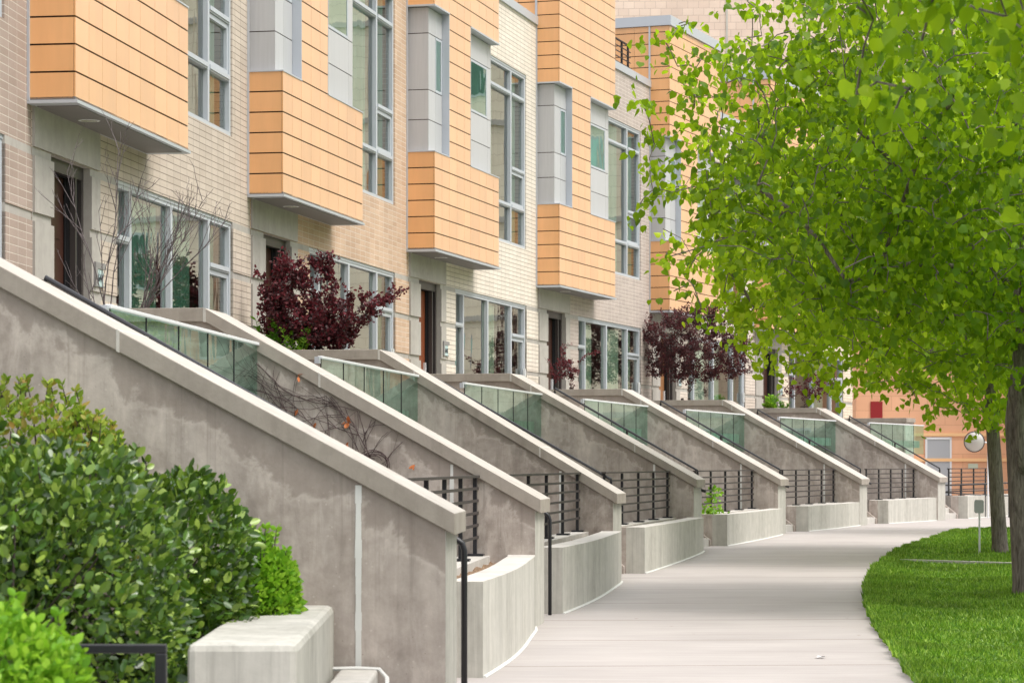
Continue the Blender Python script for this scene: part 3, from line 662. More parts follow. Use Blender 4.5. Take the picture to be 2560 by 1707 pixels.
    for w_, h_ in ((2.55, 1.5), (4.05, .69), (5.5, -.15)): MB().box(w_-.022, w_+.022, ug-.02, ug+.02, h_-.82, h_-.01+dh).build('post', M['black'], hr)
    mb = MB()
    if k < 2:
        ug2 = (.80, 1.52)[k]; gp_ = gh(loc(k, 5.95, ug2).y); wz = (6.165, 5.98)[k]
        mb.tube([(2.6, ug2, 1.02), (wz-.32, ug2, -.45), (wz-.05, ug2, -.585), (wz-.015, ug2, -.61), (wz, ug2, -.66), (wz, ug2, gp_+.005)], (.025, .022)[k], 10)
    else:
        we = {2: 5.75, 3: 6.0, 4: 6.1, 5: 6.24, 6: 6.2}[k]; mb.tube([(2.6, .14, 1.22), (we-.3, .14, -.43), (we, .14, -.52)], .03, 10)
    mb.build('grab_rail', M['black'], hr, smooth=True)

# ---------------------------------------------------------------- foreground block, step, rail
pb = empty('planter', (-1.545, 16.6, 0), R(1.0), 'thick chamfered concrete planter end in the foreground, cut by the lower edge', 'planter')
mb = MB(); mb.box(-.31, .31, -2.05, 1.95, -1.95, -1.0); mb.build('block', M['planter'], pb, bevel=.045)
st = empty('concrete_step', (-1.0, 18.0, 0), 0, 'low concrete step at the foot of the foreground stair wall', 'step')
MB().box(-.22, .05, -.7, .44, -1.95, -1.45).build('tread', M['kerb'], st, bevel=.02)
MB().tube([(-.3, .40, -1.445), (-.1, .41, -1.44), (.06, .40, -1.447), (.12, .3, -1.5), (.13, .1, -1.62), (.14, 0, -1.75)], .016, 6).build('sealant', M['caulk'], st)
fr = empty('handrail', (-1.9, 12.5, 0), 0, 'black square metal handrail before the dark hedge at the bottom left', 'handrail')
mb = MB(); mb.box(-1.4, .24, -.025, .025, -.905, -.862); mb.build('rail', M['black'], fr, bevel=.006)
MB().box(.185, .24, -.0249, .0249, -1.84, -.905).build('post', M['black'], fr, bevel=.006)
MB().box(-1.2, -1.15, -.0249, .0249, -1.84, -.905).build('post', M['black'], fr)

# ---------------------------------------------------------------- leaves and plants
def leaf_cloud(name, P0, D, S, mat, parent, shape='heart', roll=1.0, fold=.35):
    """P0 (n,3) leaf bases, D (n,3) midrib directions, S (n,) lengths"""
    n = len(P0); D = D/np.linalg.norm(D, axis=1, keepdims=True)
    r = rng.normal(size=(n, 3)); side = np.cross(D, r); side /= np.linalg.norm(side, axis=1, keepdims=True)+1e-9; nor = np.cross(side, D)
    prof_ = {'heart': [(0, .07), (.32, .02), (.50, .26), (.45, .58), (.18, .90), (0, 1.14)],
             'oval': [(0, 0), (.20, .12), (.31, .40), (.27, .70), (.12, .92), (0, 1.0)],
             'blade': [(0, 0), (.10, .18), (.14, .42), (.12, .68), (.05, .88), (0, 1.0)]}[shape]
    f = fold*rng.uniform(.2, 1.3, n); curl = rng.uniform(-.25, .22, n); V = np.empty((n, 10, 3)); ax = rng.uniform(.85, 1.12, n)
    def pt(a, b): return P0 + side*(a*S*ax)[:, None] + D*(b*S)[:, None] + nor*((f*abs(a)+curl*b*b)*S)[:, None]
    for q_, (a, b) in enumerate(prof_): V[:, q_] = pt(-a, b)
    for q_, (a, b) in enumerate(prof_[1:5]): V[:, 6+q_] = pt(a, b)
    i = np.arange(n)[:, None]*10; F = np.concatenate([i+np.array([[5, 4, 3, 2, 1, 0]]), i+np.array([[0, 6, 7, 8, 9, 5]])])
    return npmesh(name, V.reshape(-1, 3), F, mat, parent, smooth=True)
def skeleton(root_pts, root_r, targets, mb, rs, r_tip=.006, bend=.10, step=.5, n=5):
    """grow from a polyline toward target points; returns list of twig end segments"""
    nodes = [Vector(p) for p in root_pts]; rad = list(root_r); out = []
    base = nodes[0]; ts = sorted([Vector(t) for t in targets], key=lambda t: min((t-q).length for q in nodes))
    NP = np.array([tuple(q) for q in nodes])
    for t in ts:
        tv = np.array(tuple(t)); d = np.linalg.norm(NP-tv, axis=1) + .45*np.maximum(0, NP[:, 2]-tv[2]+.2)
        j = int(np.argmin(d)); a = Vector(NP[j]); L = (t-a).length
        if L < .05: continue
        r0 = min(rad[j]*.75, r_tip + L*.011); m = max(2, int(L/step)+1); pts = []; rr = []
        side = Vector((rs.uniform(-1, 1), rs.uniform(-1, 1), rs.uniform(-.3, .6)))*L*bend
        for i in range(m+1):
            q = i/m; p = a.lerp(t, q) + side*math.sin(math.pi*q) + Vector((0, 0, L*bend*math.sin(math.pi*q))); pts.append(p); rr.append(r0+(r_tip-r0)*q)
        mb.tube([tuple(p) for p in pts], rr, n, caps=False)
        NP = np.vstack([NP, [tuple(p) for p in pts[1:]]]); rad += rr[1:]
        out.append((pts[-2], pts[-1], L))
    return out
def tree(label, base, lean, fork_h, trunk_r, centre, rx, rz_up, rz_dn, ntar, nleaf, lsize, mat, seed, cull=None, extra=None):
    rs = random.Random(seed); g = np.random.default_rng(seed)
    root = empty('linden_tree', base, 0, label, 'tree', 'street trees on the lawn')
    c = Vector(centre)-Vector(base)
    top = Vector((lean[0], lean[1], fork_h)); mb = MB(0)
    tp = [Vector((0, 0, -.15)), Vector((0, 0, .02)), Vector((lean[0]*.05, 0, .25)), Vector((lean[0]*.35, lean[1]*.35, fork_h*.4)), Vector((lean[0]*.7, lean[1]*.7, fork_h*.75)), top,
          top.lerp(Vector((c.x, c.y, c.z+rz_up*.1)), .4), Vector((c.x*.8, c.y*.8, c.z+rz_up*.35))]
    tr = [trunk_r*1.35, trunk_r*1.15, trunk_r*1.0, trunk_r*.93, trunk_r*.88, trunk_r*.8, trunk_r*.5, trunk_r*.2]
    mb.tube([tuple(p) for p in tp], tr, 16, caps=False)
    if extra:
        for pts, rr in extra: mb.tube(pts, rr, 10, caps=False)
    # main limbs
    limbs = []; nodes = [tuple(tp[4].lerp(tp[5], .6)), tuple(tp[5]), tuple(tp[6]), tuple(tp[7])]; rads = [trunk_r*.6, trunk_r*.6, trunk_r*.4, trunk_r*.2]
    def inside(n_, lo, hi):
        v = g.normal(size=(n_, 3)); v /= np.linalg.norm(v, axis=1, keepdims=True); r = (g.uniform(lo**3, hi**3, n_))**(1/3); v *= r[:, None]
        v[:, 0] *= rx; v[:, 1] *= rx; v[:, 2] = np.where(v[:, 2] > 0, v[:, 2]*rz_up, v[:, 2]*rz_dn); return v + np.array(tuple(c))
    T1 = inside(20, .55, .85); t_far = T1[T1[:, 2] > fork_h*.55]
    mains = skeleton(nodes, rads, [tuple(t) for t in t_far], mb, rs, .03, step=.6, n=8)
    # collect nodes again from mains for the second order
    allp = nodes[:]; allr = rads[:]
    pts2 = np.array(mb.v[:]); sel = pts2[g.choice(len(pts2), min(260, len(pts2)), replace=False)]; sel = sel[sel[:, 2] > fork_h*.8]
    T2 = inside(ntar, .55, 1.0); bump_ = .90+.11*np.sin(T2[:, 0]*1.7+seed)*np.cos(T2[:, 2]*1.9+T2[:, 1]*1.3); T2 = (T2-np.array(tuple(c)))*bump_[:, None] + np.array(tuple(c))
    T2b = inside(ntar//3, .15, .7); T2 = np.vstack([T2, T2b])
    if seed == 11:
        o_ = np.array([(1.62, 33, 4.6), (1.6, 32.5, 3.25), (1.8, 33.4, 4.2), (2.1, 33, 5.05), (1.9, 32, 2.6), (1.75, 33, 3.9), (2.0, 32.5, 3.4), (2.25, 33, 5.6), (2.3, 32.6, 4.6), (2.2, 33.2, 2.4), (1.95, 32.8, 5.3), (2.4, 33, 2.0)]) + np.array([0, 0, EYE]) - np.array(base)
        T2 = np.vstack([T2, o_, o_+g.normal(size=o_.shape)*.14])
    if cull is not None: T2 = T2[cull(T2+np.array(base))]
    twigs = skeleton([tuple(s_) for s_ in sel], [.035]*len(sel), [tuple(t) for t in T2], mb, rs, .0085, step=.45, n=5)
    trunk = mb.build('trunk', M['bark'], root, smooth=True)
    # leaves around twig ends, hanging
    Pn, Dn, Sn = [], [], []
    for a, b, L in twigs:
        a = np.array(tuple(a)); b = np.array(tuple(b)); m = nleaf; t = g.uniform(-.6, 1.1, m)[:, None]
        dirn = (b-a)/(np.linalg.norm(b-a)+1e-6)
        sd_ = np.cross(dirn, [0, 0, 1.0]); sd_ /= np.linalg.norm(sd_)+1e-6
        pos = b + dirn*(t-.75)*.78 + sd_*(g.choice([-1, 1], m)*g.uniform(.02, .14, m))[:, None] + g.normal(size=(m, 3))*np.array([.05, .05, .045]) - np.array([0, 0, .04])
        Pn.append(pos); d = g.normal(size=(m, 3))*.42 + dirn*.30 + np.array([0, 0, -.85]); Dn.append(d); Sn.append(g.uniform(.62, 1.12, m)*lsize)
    Pn = np.vstack(Pn); leaf_cloud('crown', Pn, np.vstack(Dn), np.concatenate(Sn), mat, root)
    return root
def frustum_cull(xlim_left=-.02, m=.06):
    def f(p): return np.ones(len(p), dtype=bool)
    return f
tree('large green linden whose trunk is cut by the right edge of the photo', (6.72, 34.0, gh(34)+EYE), (-.12, .1), 2.35, .17,
     (6.75, 33.2, 3.95+EYE), 5.08, 4.7, 3.2, 1800, 19, .104, M['linden'], 11,
     extra=[([(-.0, -.02, 1.72), (-.06, -.12, 1.78), (-.10, -.16, 1.95), (-.11, -.14, 2.5), (-.02, 0, 3.4)], [.10, .085, .075, .07, .06])])
tree('second linden with a straight trunk on the lawn beside the small signpost', (8.9, 47.4, gh(47.4)+EYE), (-.15, 0), 2.5, .145,
     (8.35, 46.6, 3.9+EYE), 5.8, 4.5, 3.25, 1600, 17, .125, M['linden_far'], 12)
tree('nearest linden, only its blurred big leaves reach into the upper right corner', (7.0, 14.2, gh(14)+EYE), (-.1, 0), 2.6, .16,
     (6.4, 14.2, 3.7+EYE), 5.1, 4.6, 3.25, 1500, 19, .100, M['linden'], 13)
tree('third linden farther down the lawn, seen only through the other crowns', (13.6, 61.0, gh(61)+EYE), (.1, 0), 2.6, .15,
     (13.6, 61.0, 3.9+EYE), 4.9, 4.2, 3.0, 600, 12, .15, M['linden_far'], 14)

PB = dict(shape='blade')
def shrub(name, label, cat, base, targets, stems_mat, leafm, nleaf, lsize, seed, spread=.12, shape='oval', up=.5, r0=.022, group=None, nroots=5, n=4):
    g = np.random.default_rng(seed); rs = random.Random(seed)
    root = empty(name, base, 0, label, cat, group); mb = MB(0); roots = []; rads = []
    for i in range(nroots):
        a = rs.uniform(0, 6.28); q = Vector((math.cos(a)*.07, math.sin(a)*.07, -.05)); roots += [tuple(q), tuple(q*1.6+Vector((0, 0, .2)))]; rads += [r0, r0*.9]
        mb.tube([roots[-2], roots[-1]], [r0, r0*.9], 5, caps=False)
    tw = skeleton(roots, rads, targets, mb, rs, (.0035 if leafm else .0036), step=.25, n=n, bend=.10 if leafm else .035); mb.build('stems', stems_mat, root, smooth=True)
    if leafm:
        Pn, Dn, Sn = [], [], []
        for a, b, L in tw:
            a = np.array(tuple(a)); b = np.array(tuple(b)); dirn = (b-a)/(np.linalg.norm(b-a)+1e-6); t = g.uniform(-1, .25, nleaf)[:, None]
            Pn.append(b+dirn*t*spread*2.2+g.normal(size=(nleaf, 3))*spread*.28); Dn.append(g.normal(size=(nleaf, 3))*.7+dirn*up+np.array([0, 0, .15])); Sn.append(g.uniform(.55, 1.15, nleaf)*lsize)
        leaf_cloud('foliage', np.vstack(Pn), np.vstack(Dn), np.concatenate(Sn), leafm, root, shape)
    return root, tw
def ell(n, c, r, seed, lo=.3, hi=1, zmin=.1):
    g = np.random.default_rng(seed); v = g.normal(size=(n, 3)); v /= np.linalg.norm(v, axis=1, keepdims=True); v *= (g.uniform(lo**3, hi**3, n)**(1/3))[:, None]
    v = v*np.array(r)+np.array(c); return [tuple(p) for p in v if p[2] > zmin]
def local(k, pts):                                             # (w,u,h) offsets to world axes
    d, n_ = dvec(TH[k]), nvec(TH[k]); return [tuple(n_*p[0]+d*p[1]+Vector((0, 0, p[2]))) for p in pts]
SOIL = 1.70
# purple bush of the orange tan house
T = ell(120, (-.25, 0, .85), (.62, .5, .68), 1) + ell(60, (.05, 0, .32), (.62, .4, .28), 13) + ell(40, (-.6, 0, .75), (.38, .35, .5), 2) + ell(46, (.35, 0, .55), (.5, .4, .38), 3) + ell(12, (.95, 0, .78), (.32, .2, .18), 4) + [(1.38, .1, 1.0), (1.2, 0, 1.02), (1.3, -.1, .88), (.25, 0, 1.45), (-.1, 0, 1.5), (-.55, .1, 1.58), (-.95, 0, 1.3), (.05, 0, 1.55), (.5, 0, 1.0), (.75, 0, .95)] + ell(16, (-.4, 0, 1.42), (.25, .2, .22), 5) + ell(12, (.12, 0, 1.38), (.18, .2, .2), 6)
shrub('purple_bush', 'dense reddish purple bush atop the third stair wall, before the orange tan house', 'bush', tuple(loc(2, 1.25, -.5, SOIL)), local(2, T), M['twig'], M['purple'], 46, .062, 21, .10, group='purple leaved plum bushes')
T = ell(34, (0, 0, .62), (.42, .35, .4), 7) + [(-.5, 0, .75), (.7, 0, .95), (.62, 0, .9), (.0, 0, 1.12), (-.2, .1, 1.05)]
shrub('purple_bush', 'small open purple bush beside the door of the grey brown house', 'bush', tuple(loc(4, .95, -.5, SOIL)), local(4, T), M['twig'], M['purple'], 30, .055, 22, .09, group='purple leaved plum bushes')
T = ell(340, (.25, 0, 1.62), (1.5, .6, 1.15), 8, .2) + ell(50, (-1.0, 0, 1.5), (.4, .4, 1.0), 9) + ell(40, (1.5, 0, 1.4), (.5, .4, .8), 10) + ell(25, (1.2, 0, 2.6), (.55, .3, .35), 11)
shrub('purple_plum_tree', 'large dark purple multi stemmed tree at the top of the sixth stair wall', 'tree', tuple(loc(5, 1.2, -.5, SOIL)), local(5, T), M['twig'], M['plum'], 46, .060, 23, .13, r0=.035, nroots=7)
T = ell(90, (.3, 0, .75), (.95, .35, .45), 12)
shrub('purple_bush', 'purple bush half hidden by green linden leaves near the farthest house', 'bush', tuple(loc(6, 1.75, -.5, SOIL)), local(6, T), M['twig'], M['purple'], 24, .06, 24, .11, group='purple leaved plum bushes')
# leafless shrubs: long straight stems with fine side twigs
def bare(label, k, ww, uu, hh, ends, seed, r0=.011, dens=1.0):
    rs = random.Random(seed); root = empty('bare_shrub', tuple(loc(k, ww, uu, hh)), -R(TH[k]), label, 'shrub', 'leafless shrubs'); mb = MB(0)
    def twig(p, d, L, r, dep):
        n = max(3, int(L/.09)); pts = [p.copy()]; q = p.copy(); dd = d.copy()
        for i in range(n):
            dd = (dd + Vector((rs.gauss(0, .07), rs.gauss(0, .07), rs.gauss(.02, .05)))).normalized(); q = q + dd*(L/n); pts.append(q.copy())
            if dep < 3 and i > n*.25 and rs.random() < (.62, .5, .38)[dep]*dens:
                s_ = Vector((rs.uniform(-1, 1), rs.uniform(-1, 1), rs.uniform(-.15, .4))).normalized()
                twig(q, (dd + s_*rs.uniform(.35, .75)).normalized(), L*rs.uniform(.22, .5)*(1-.45*i/n), max(.0016, r*.55), dep+1)
        mb.tube([tuple(v) for v in pts], [r*(1-.75*i/n)+.0010 for i in range(n+1)], 4, caps=False)
    for e in ends:
        b = Vector((rs.uniform(-.05, .05), rs.uniform(-.05, .05), -.05)); v = Vector(e)-b; twig(b, v.normalized(), v.length, r0*rs.uniform(.7, 1.1), 0)
    mb.build('stems', M['greytwig'], root, smooth=True)
bare('leafless grey twigged shrub in front of the big window of the cream brick house', 1, 1.5, -.5, SOIL, [(.32, 0, 1.05), (.6, .1, 1.2), (.4, -.1, 1.35), (.45, .1, 1.2), (.55, -.1, 1.3), (.68, 0, 1.35), (.8, .05, 1.3), (.62, 0, 1.1), (.9, -.1, 1.05), (.2, .1, 1.0), (.5, .1, .9), (.05, 0, .75)], 25, .0065, 1.15)
bare('slim upright leafless shrub beside the 644 number box', 1, 1.08, -.5, SOIL, [(-.08, 0, 1.75), (.10, 0, 1.95), (.2, .05, 1.5), (-.2, 0, 1.2)], 26, .0085, 1.15)
bare('low leaning leafless twigs in front of the dark door of the cream brick house', 1, .98, -.5, SOIL-.05, [(-.25, 0, .75), (-.4, 0, .7), (-.12, .05, .55)], 27, .0065, 1.1)
# green herbs
def spikes(name, label, k, ww, uu, hh, n, H_, seed, ls=.16, mat='fern', per=26, leanw=.15):
    g = np.random.default_rng(seed); root = empty(name, tuple(loc(k, ww, uu, hh)), -R(TH[k]), label, 'plant'); mb = MB(0); Pn, Dn, Sn = [], [], []
    for i in range(n):
        bx, by = g.normal()*.10, g.normal()*.06; h_ = H_*g.uniform(.6, 1.05); tx = bx+g.normal()*leanw
        mb.tube([(bx, by, -.05), (bx*.5+tx*.5, by, h_*.5), (tx, by, h_)], [.008, .007, .004], 5, caps=False)
        t = g.uniform(.15, 1, per); Pn.append(np.stack([bx+(tx-bx)*t, np.full(per, by), h_*t], 1)); a = g.uniform(0, 6.28, per)
        Dn.append(np.stack([np.cos(a), np.sin(a), g.uniform(.1, .9, per)], 1)); Sn.append(ls*g.uniform(.6, 1.1, per)*(1.15-.5*t))
    mb.build('stems', M['fern'], root); leaf_cloud('foliage', np.vstack(Pn), np.vstack(Dn), np.concatenate(Sn), M[mat], root, 'blade'); return root
spikes('green_plant', 'tall spiky green plant left of the reddish purple bush', 2, .50, -.62, SOIL, 5, .62, 31, .17)
spikes('green_plant', 'fine leaved green plant at the foot of the reddish purple bush', 2, 1.0, -.75, SOIL, 9, .42, 32, .11, 'bright')
spikes('green_plant', 'fresh green fern like plant at the top of the farthest sloping wall', 6, .75, -.6, SOIL, 9, .50, 33, .2, 'bright')
spikes('green_plant', 'low green plant beside the half hidden purple bush', 6, 1.25, -.6, SOIL, 7, .28, 36, .12, 'fern')
# leafy vine in the fourth planter
g = np.random.default_rng(34); root = empty('green_plant', tuple(loc(3, 5.75, 2.9, -1.08)), -R(TH[3]), 'bright green broad leaved plant in the planter at the fence', 'plant')
mb = MB(0); Pn = []
for c_, h_, s_ in (((-.25, .0), .10, .12), ((-.1, .3), .12, .14), ((-.2, .7), .07, .13)):
    Pn.append(np.stack([g.normal(c_[0], s_, 34), g.normal(c_[1], s_*1.5, 34), np.abs(g.normal(h_, .08, 34))], 1))
Pn.append(np.stack([g.normal(-.3, .10, 40), g.normal(1.3, .12, 40), g.uniform(.30, .62, 40)], 1)); mb.tube([(-.1, .3, 0), (-.2, .8, .35), (-.3, 1.3, .55)], [.01, .008, .005], 5, caps=False)
Pn = np.vstack(Pn); mb.build('stems', M['fern'], root); leaf_cloud('foliage', Pn, g.normal(size=Pn.shape)*np.array([1, 1, .4])+np.array([0, 0, .1]), g.uniform(.06, .11, len(Pn)), M['bright'], root)
# climbing vine, bare, on the near side of the second stair wall
vk = R(TH[1]-1.6); root = empty('climbing_vine', (A[1].x, A[1].y, 0), -vk, 'bare climbing vine with a few dry orange leaves on the second stair wall', 'vine')
mb = MB(); rs = random.Random(8); dead = []
def creeper(w0, h0, ang, L, r, depth=0):
    pts = [(w0, -.99-r, h0)]; a = ang; x_, z_ = w0, h0; n = int(L/.09)
    for i in range(n):
        a += rs.uniform(-.28, .28); x_ += math.cos(a)*.09; z_ += math.sin(a)*.09
        if z_ > 1.58-(x_-2.35)*.553 or z_ < -1.0 or x_ < 2.2 or x_ > 5.2: break
        pts.append((x_, -.992-r-rs.random()*.008, z_))
        if depth < 2 and rs.random() < .20: creeper(x_, z_, a+rs.choice((-1, 1))*rs.uniform(.4, 1.0), L*(1-i/n)*.8, r*.7, depth+1)
        if rs.random() < .02: dead.append((x_, -1.02, z_))
    if len(pts) > 2: mb.tube(pts, [r*(1-.5*i/len(pts)) for i in range(len(pts))], 5, caps=False)
for i in range(7): creeper(4.3+rs.uniform(-.06, .06), -.35, 2.2+rs.uniform(-.55, .5), rs.uniform(1.8, 3.6), .0055)
creeper(4.45, -.2, 2.0, 1.4, .007); creeper(4.42, .05, .9, .6, .006); creeper(2.9, 1.2, -.9, 1.5, .007); creeper(3.1, 1.25, -1.1, 1.4, .006); creeper(2.85, 1.0, -.5, 1.8, .006)
for i in range(14):                                             # the knot of coiled stems
    a0 = rs.uniform(0, 6.28); rr_ = rs.uniform(.10, .2); cx_, cz_ = 4.27+rs.uniform(-.04, .04), 0.0+rs.uniform(-.05, .04)
    mb.tube([(cx_+rr_*math.cos(a0+t*.35), -1.0-rs.random()*.03, cz_+rr_*.8*math.sin(a0+t*.35)) for t in range(9)], .0045, 4, caps=False)
mb.build('stems', M['vinewood'], root)
g = np.random.default_rng(4); dd = np.array([(3.42, -1.01, .98), (3.62, -1.01, .45), (3.95, -1.01, .50), (4.0, -1.01, .47), (3.98, -1.01, .25), (4.03, -1.01, .1), (4.05, -1.01, .05), (4.2, -1.01, .02), (4.72, -1.01, .0), (3.4, -1.01, .62)])
dd = np.repeat(dd, 2, 0)+g.normal(size=(20, 3))*.01; dd[:, 2] += EYE; leaf_cloud('dry_leaves', dd, g.normal(size=(20, 3))*np.array([.6, .2, .6])+np.array([0, -.2, -.6]), g.uniform(.05, .08, 20), M['deadleaf'], root, 'oval')

# hedges in the foreground
def hedge(label, base, blobs, nl, lsize, mat, seed, shape='oval', shell=.3, sprigs=0, upw=.35, name='hedge', boxy=2.0):
    g = np.random.default_rng(seed); root = empty(name, base, 0, label, 'hedge' if name == 'hedge' else 'bush'); Pn, Dn = [], []; tot = sum(b[2] for b in blobs)
    for c, r, wgt in blobs:
        n = int(nl*wgt/tot); v = g.normal(size=(n, 3)); v /= (np.abs(v)**boxy).sum(1, keepdims=True)**(1/boxy)
        d = v.copy(); q = 1-np.abs(g.normal(0, shell, n))**1.3*.6; lump = 1+.07*np.sin(v[:, 0]*7+seed)*np.sin(v[:, 2]*8)+.05*np.sin(v[:, 1]*15+v[:, 0]*9)
        Pn.append(v*(q*lump)[:, None]*np.array(r)+np.array(c)); Dn.append(d+g.normal(size=(n, 3))*.75+np.array([0, 0, upw]))
    Pn = np.vstack(Pn); Dn = np.vstack(Dn); S = g.uniform(.5, 1.15, len(Pn))*lsize
    mb = MB(0); rs = random.Random(seed)
    for c, r, wgt in blobs:
        for i in range(int(34*wgt)):
            j = rs.randrange(len(Pn)); e = Vector(tuple(Pn[j])); s = Vector((c[0]+rs.uniform(-.2, .2), c[1]+rs.uniform(-.2, .2), max(0, c[2]-r[2]*.6)))
            mb.tube([tuple(s), tuple(s.lerp(e, .5)+Vector((0, 0, .08))), tuple(e)], [.014, .009, .004], 4, caps=False)
    if sprigs:
        ex = []; ed = []
        for i in range(sprigs):
            c, r, _ = blobs[rs.randrange(len(blobs))]; a = rs.uniform(0, 6.28); q = rs.uniform(0, .8)
            b = np.array([c[0]+r[0]*q*math.cos(a), c[1]+r[1]*q*math.sin(a), c[2]+r[2]*math.sqrt(1-q*q)]); h_ = rs.uniform(.06, .17); tip = b+np.array([rs.uniform(-.05, .05), 0, h_])
            mb.tube([tuple(b), tuple(tip)], [.005, .003], 4, caps=False)
            for t in (.4, .7, .9, 1.0):
                for s_ in (-1, 1): ex.append(b+(tip-b)*t); ed.append(np.array([s_*rs.uniform(.5, 1), rs.uniform(-.6, .6), rs.uniform(.3, 1.1)]))
        Pn = np.vstack([Pn, ex]); Dn = np.vstack([Dn, ed]); S = np.concatenate([S, g.uniform(.6, 1, len(ex))*lsize])
    mb.build('stems', M['twig'], root); leaf_cloud('foliage', Pn, Dn, S, mat, root, shape); return root
gz0 = gh(15)+EYE
hedge('big clipped dark green hedge filling the lower left', (-3.0, 15.6, gz0), [((-.15, -.3, .80), (1.22, 1.2, 1.14), 1.0), ((.50, 1.35, .86), (.80, .72, .92), .7), ((-.9, .6, .9), (.9, 1.4, 1.15), .5)], 36000, .074, M['hedge'], 41, sprigs=60, boxy=3.0)
hedge('yellowish green shrub with reddish buds above the dark hedge', (-3.15, 18.0, gz0), [((-.25, 0, 1.75), (.75, .4, .55), 1), ((.15, 0, 1.5), (.5, .4, .55), .6)], 5200, .062, M['yellowing'], 42, sprigs=60, name='shrub')
hedge('small bright green bush between the dark hedge and the foreground stair wall', (-1.80, 17.6, gz0), [((-.02, 0, .90), (.38, .42, .36), 1), ((.06, 0, 1.02), (.28, .3, .24), .5)], 8000, .055, M['bright'], 43, sprigs=34, shape='oval', name='bush')
hedge('blurred lime green bush in the bottom left corner', (-2.35, 11.3, gz0), [((.0, 0, .78), (.52, .5, .42), 1), ((.18, 0, .55), (.42, .4, .4), .7)], 9500, .056, M['bright'], 44, sprigs=30, name='bush')

# ---------------------------------------------------------------- signpost, litter
s = empty('signpost', (8.45, 47.0, gh(47)+EYE), R(-30), 'small grey metal sign plate on a thin post in the lawn', 'sign')
MB(0).box(-.013, .013, -.013, .013, -.1, .98).build('post', M['steel'], s)
mb = MB(0); mb.prof([(-.07, .80), (.07, .80), (.09, .83), (.09, 1.01), (.07, 1.04), (-.07, 1.04), (-.09, 1.01), (-.09, .83)], -.022, -.016); mb.build('plate', M['silver'], s)
g = np.random.default_rng(9); mb = MB(); mb.poly([(2.86, 24.4, gh(24.4)+.012), (2.93, 24.38, gh(24.4)+.03), (2.95, 24.46, gh(24.4)+.012), (2.88, 24.50, gh(24.4)+.022)]); mb.poly([(2.84, 24.42, gh(24.4)+.010), (2.87, 24.40, gh(24.4)+.025), (2.86, 24.47, gh(24.4)+.01)])
tag(mb.build('litter', M['white']), 'scrap of white paper lying on the path', 'litter')

# ---------------------------------------------------------------- buildings beyond
def block(name, x0, x1, y0, y1, z1, rz, mat, label, cat='building'):
    o = empty(name, (x0, y0, 0), R(rz), label, cat); MB(0).box(0, x1-x0, 0, y1-y0, -.2, z1).build('wall', mat, o); return o
tan = block_mat('tan_masonry_block', (.74, .58, .49), (.82, .66, .56), (.60, .47, .40), .46, .31)
t = block('tower_block', 2.5, 26, 112, 124, 34, -3, tan, 'tall tan masonry block building rising behind the orange roofs')
for h_ in (18.6, 25.5): MB(0).box(-.05, 23.6, -.12, 0, h_, h_+.16).build('band', M['kerb'], t)
MB(0).box(6.7, 6.78, -.03, 0, 0, 34).build('rainwater_pipe', M['kerb'], t)
salm = block_mat('salmon_masonry', (.74, .41, .25), (.80, .45, .28), (.64, .35, .21), 1.35, .55)
s2 = block('salmon_building', 13.1, 19.3, 99, 111, 9.5, -1.5, salm, 'salmon pink building closing the path behind the tree trunks')
for h_ in (1.92, 2.88, 5.6): MB(0).box(0, 6.2, -.07, 0, h_, h_+.12).build('band', simple('ochre_trim', (.86, .54, .28), .8), s2)
d_ = MB(0).box(2.62, 2.70, -.06, 0, .4, 2.82).box(3.55, 3.62, -.06, 0, .4, 2.82).box(2.62, 3.62, -.06, 0, 2.76, 2.84).build('door', M['white'], s2)
MB(0).box(2.70, 3.55, -.03, 0, .4, 2.76).build('door_leaf', simple('grey_door_paint', (.40, .42, .45), .5), d_)
MB(0).box(.55, 1.0, -.05, 0, 3.0, 4.2).build('red_door', M['red'], s2)
MB(0).box(4.25, 4.62, -.03, 0, 1.66, 1.84).build('plaque', simple('pale_green_plaque', (.50, .55, .44), .5), s2)
f_ = MB(0).box(3.4, 5.4, -.06, 0, 5.9, 7.9).build('window', M['frame'], s2); MB(0).box(3.5, 5.3, -.07, -.05, 6.0, 7.8).build('pane', M['void'], f_)
crm = block_mat('added_cream_stone_block', (.80, .71, .57), (.86, .78, .64), (.56, .48, .38), 1.1, .42)
c2 = block('added_cream_building', 19.5, 52, 96, 112, 24, -6, crm, 'cream stone building added out of view at the right, mirrored in the windows')  # unseen building, added to give the windows pale reflections
for h_ in (3.6, 7.4, 11.2, 15.0, 18.8): MB(0).box(0, 32, -.10, 0, h_, h_+.22).build('band', M['kerb'], c2)  # bands of the added unseen building
for j_ in range(5):
    for i_ in range(5):
        xx, zz = 2.2+i_*6.1, 1.0+j_*3.8
        f_ = MB(0).box(xx, xx+1.7, -.06, 0, zz, zz+2.2).build('window', M['frame'], c2); MB(0).box(xx+.1, xx+1.6, -.075, -.05, zz+.1, zz+2.1).build('pane', M['teal'] if (i_+j_) % 2 else M['void'], f_)  # windows of the added unseen building
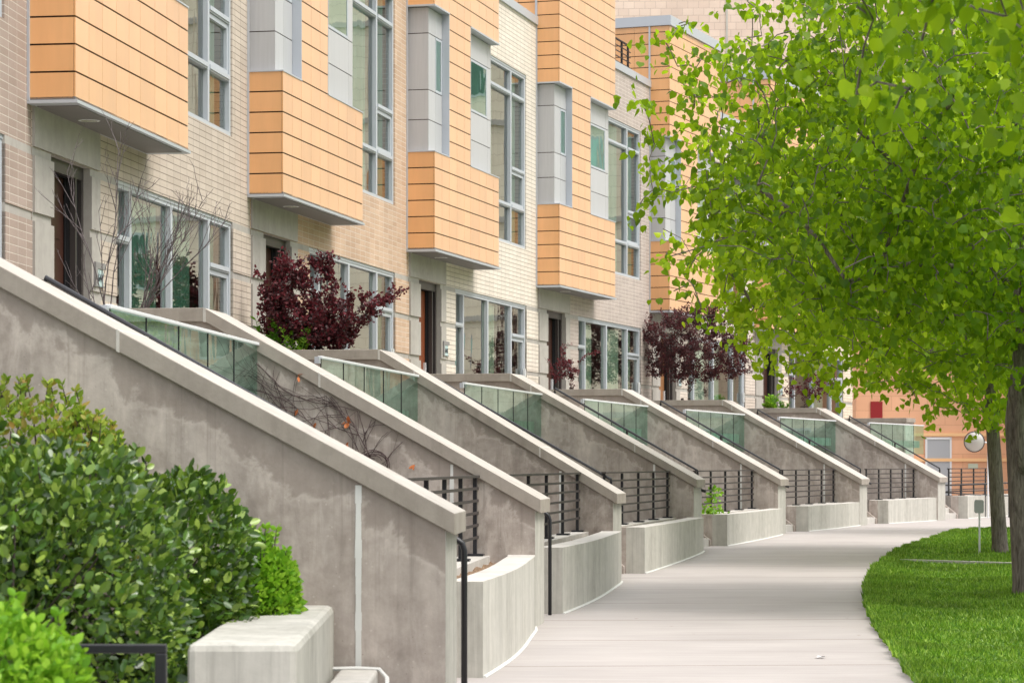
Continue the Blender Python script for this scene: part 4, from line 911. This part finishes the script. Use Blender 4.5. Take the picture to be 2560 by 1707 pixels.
# convex mirror on its post
mp = atp = Vector(((2436-1280)/6500*84, 84, 0))
cm = empty('convex_mirror', (mp.x, mp.y, gh(84)+EYE), R(-18), 'round convex traffic mirror in front of the salmon wall', 'mirror')
mb = MB(0); n = 32; hc = (1161-1104)/6500*84 - gh(84); Rm = .325
for i in range(n):
    a0, a1 = 2*math.pi*i/n, 2*math.pi*(i+1)/n
    for j in range(4):
        r0, r1 = Rm*j/4, Rm*(j+1)/4; q0, q1 = -.09*(1-(j/4)**2), -.09*(1-((j+1)/4)**2)
        mb.poly([(r0*math.cos(a0), q0-.02, hc+r0*math.sin(a0)), (r1*math.cos(a0), q1-.02, hc+r1*math.sin(a0)), (r1*math.cos(a1), q1-.02, hc+r1*math.sin(a1)), (r0*math.cos(a1), q0-.02, hc+r0*math.sin(a1))])
mb.build('mirror_face', M['mirror'], cm, smooth=True)
mb = MB(0); mb.tube([(Rm*math.cos(2*math.pi*i/n), -.02, hc+Rm*math.sin(2*math.pi*i/n)) for i in range(n+1)], .016, 6, caps=False); mb.build('rim', M['black'], cm)
mb = MB(0); mb.tube([(0, .02, hc), (.36, .10, hc-.02), (.42, .12, hc-.05), (.42, .12, -.1)], .025, 8); mb.build('post', M['steel'], cm)
# ramp railing beyond
rp = empty('ramp_railing', (11.8, 84.5, 0), R(4), 'black tubular ramp railing behind the farthest fence', 'railing')
mb = MB(); mb.tube([(-.2, 0, -.35), (.4, 0, -.58), (1.1, 0, -.72), (3.6, 0, -.62), (6.5, 0, -.52)], .028, 6); mb.tube([(1.1, 0, -.92), (3.6, 0, -.84), (6.5, 0, -.76)], .022, 6); mb.tube([(1.1, 0, -.82), (3.6, 0, -1.0), (6.5, 0, -1.05)], .022, 6); mb.build('rails', M['black'], rp)
for i in range(8): MB().box(.4+i*.8, .45+i*.8, -.02, .02, gh(84), -.66).build('post', M['black'], rp)
ub = empty('utility_box', (13.9, 90, gh(90)+EYE), R(5), 'brown pedestal box in front of the salmon wall behind the ramp railing', 'box')
MB(0).box(-.32, .32, -.2, .2, 0, 1.15).build('body', simple('salmon_brown_box', (.38, .20, .13), .7), ub, bevel=.04); MB(0).box(-.1, .1, -.215, -.2, .6, 1.0).build('panel', M['bar'], ub)
# blue glazed building and green eave seen through the crown
bb = block('blue_building', 24.8, 31, 133, 145, 20, 0, simple('blue_cladding', (.01, .16, .42), .4), 'vivid blue clad building glimpsed through the leaves at the right edge')
for i in range(3): MB(0).box(i*2.2, i*2.2+.07, -.06, 0, 0, 20).build('mullion', M['white'], bb)
for i in range(6): MB(0).box(0, 6.2, -.055, 0, 3.3*i+2, 3.3*i+2.1).build('mullion', M['frame'], bb)
MB(0).box(-.6, 6.6, -1.0, 12.5, 24.1, 24.9).build('eave', simple('dark_green_metal', (.01, .035, .03), .4), bb); MB(0).box(-.0, 6.2, .02, 12, 20, 24.1).build('upper_wall', simple('buff_render', (.55, .50, .42), .8), bb)
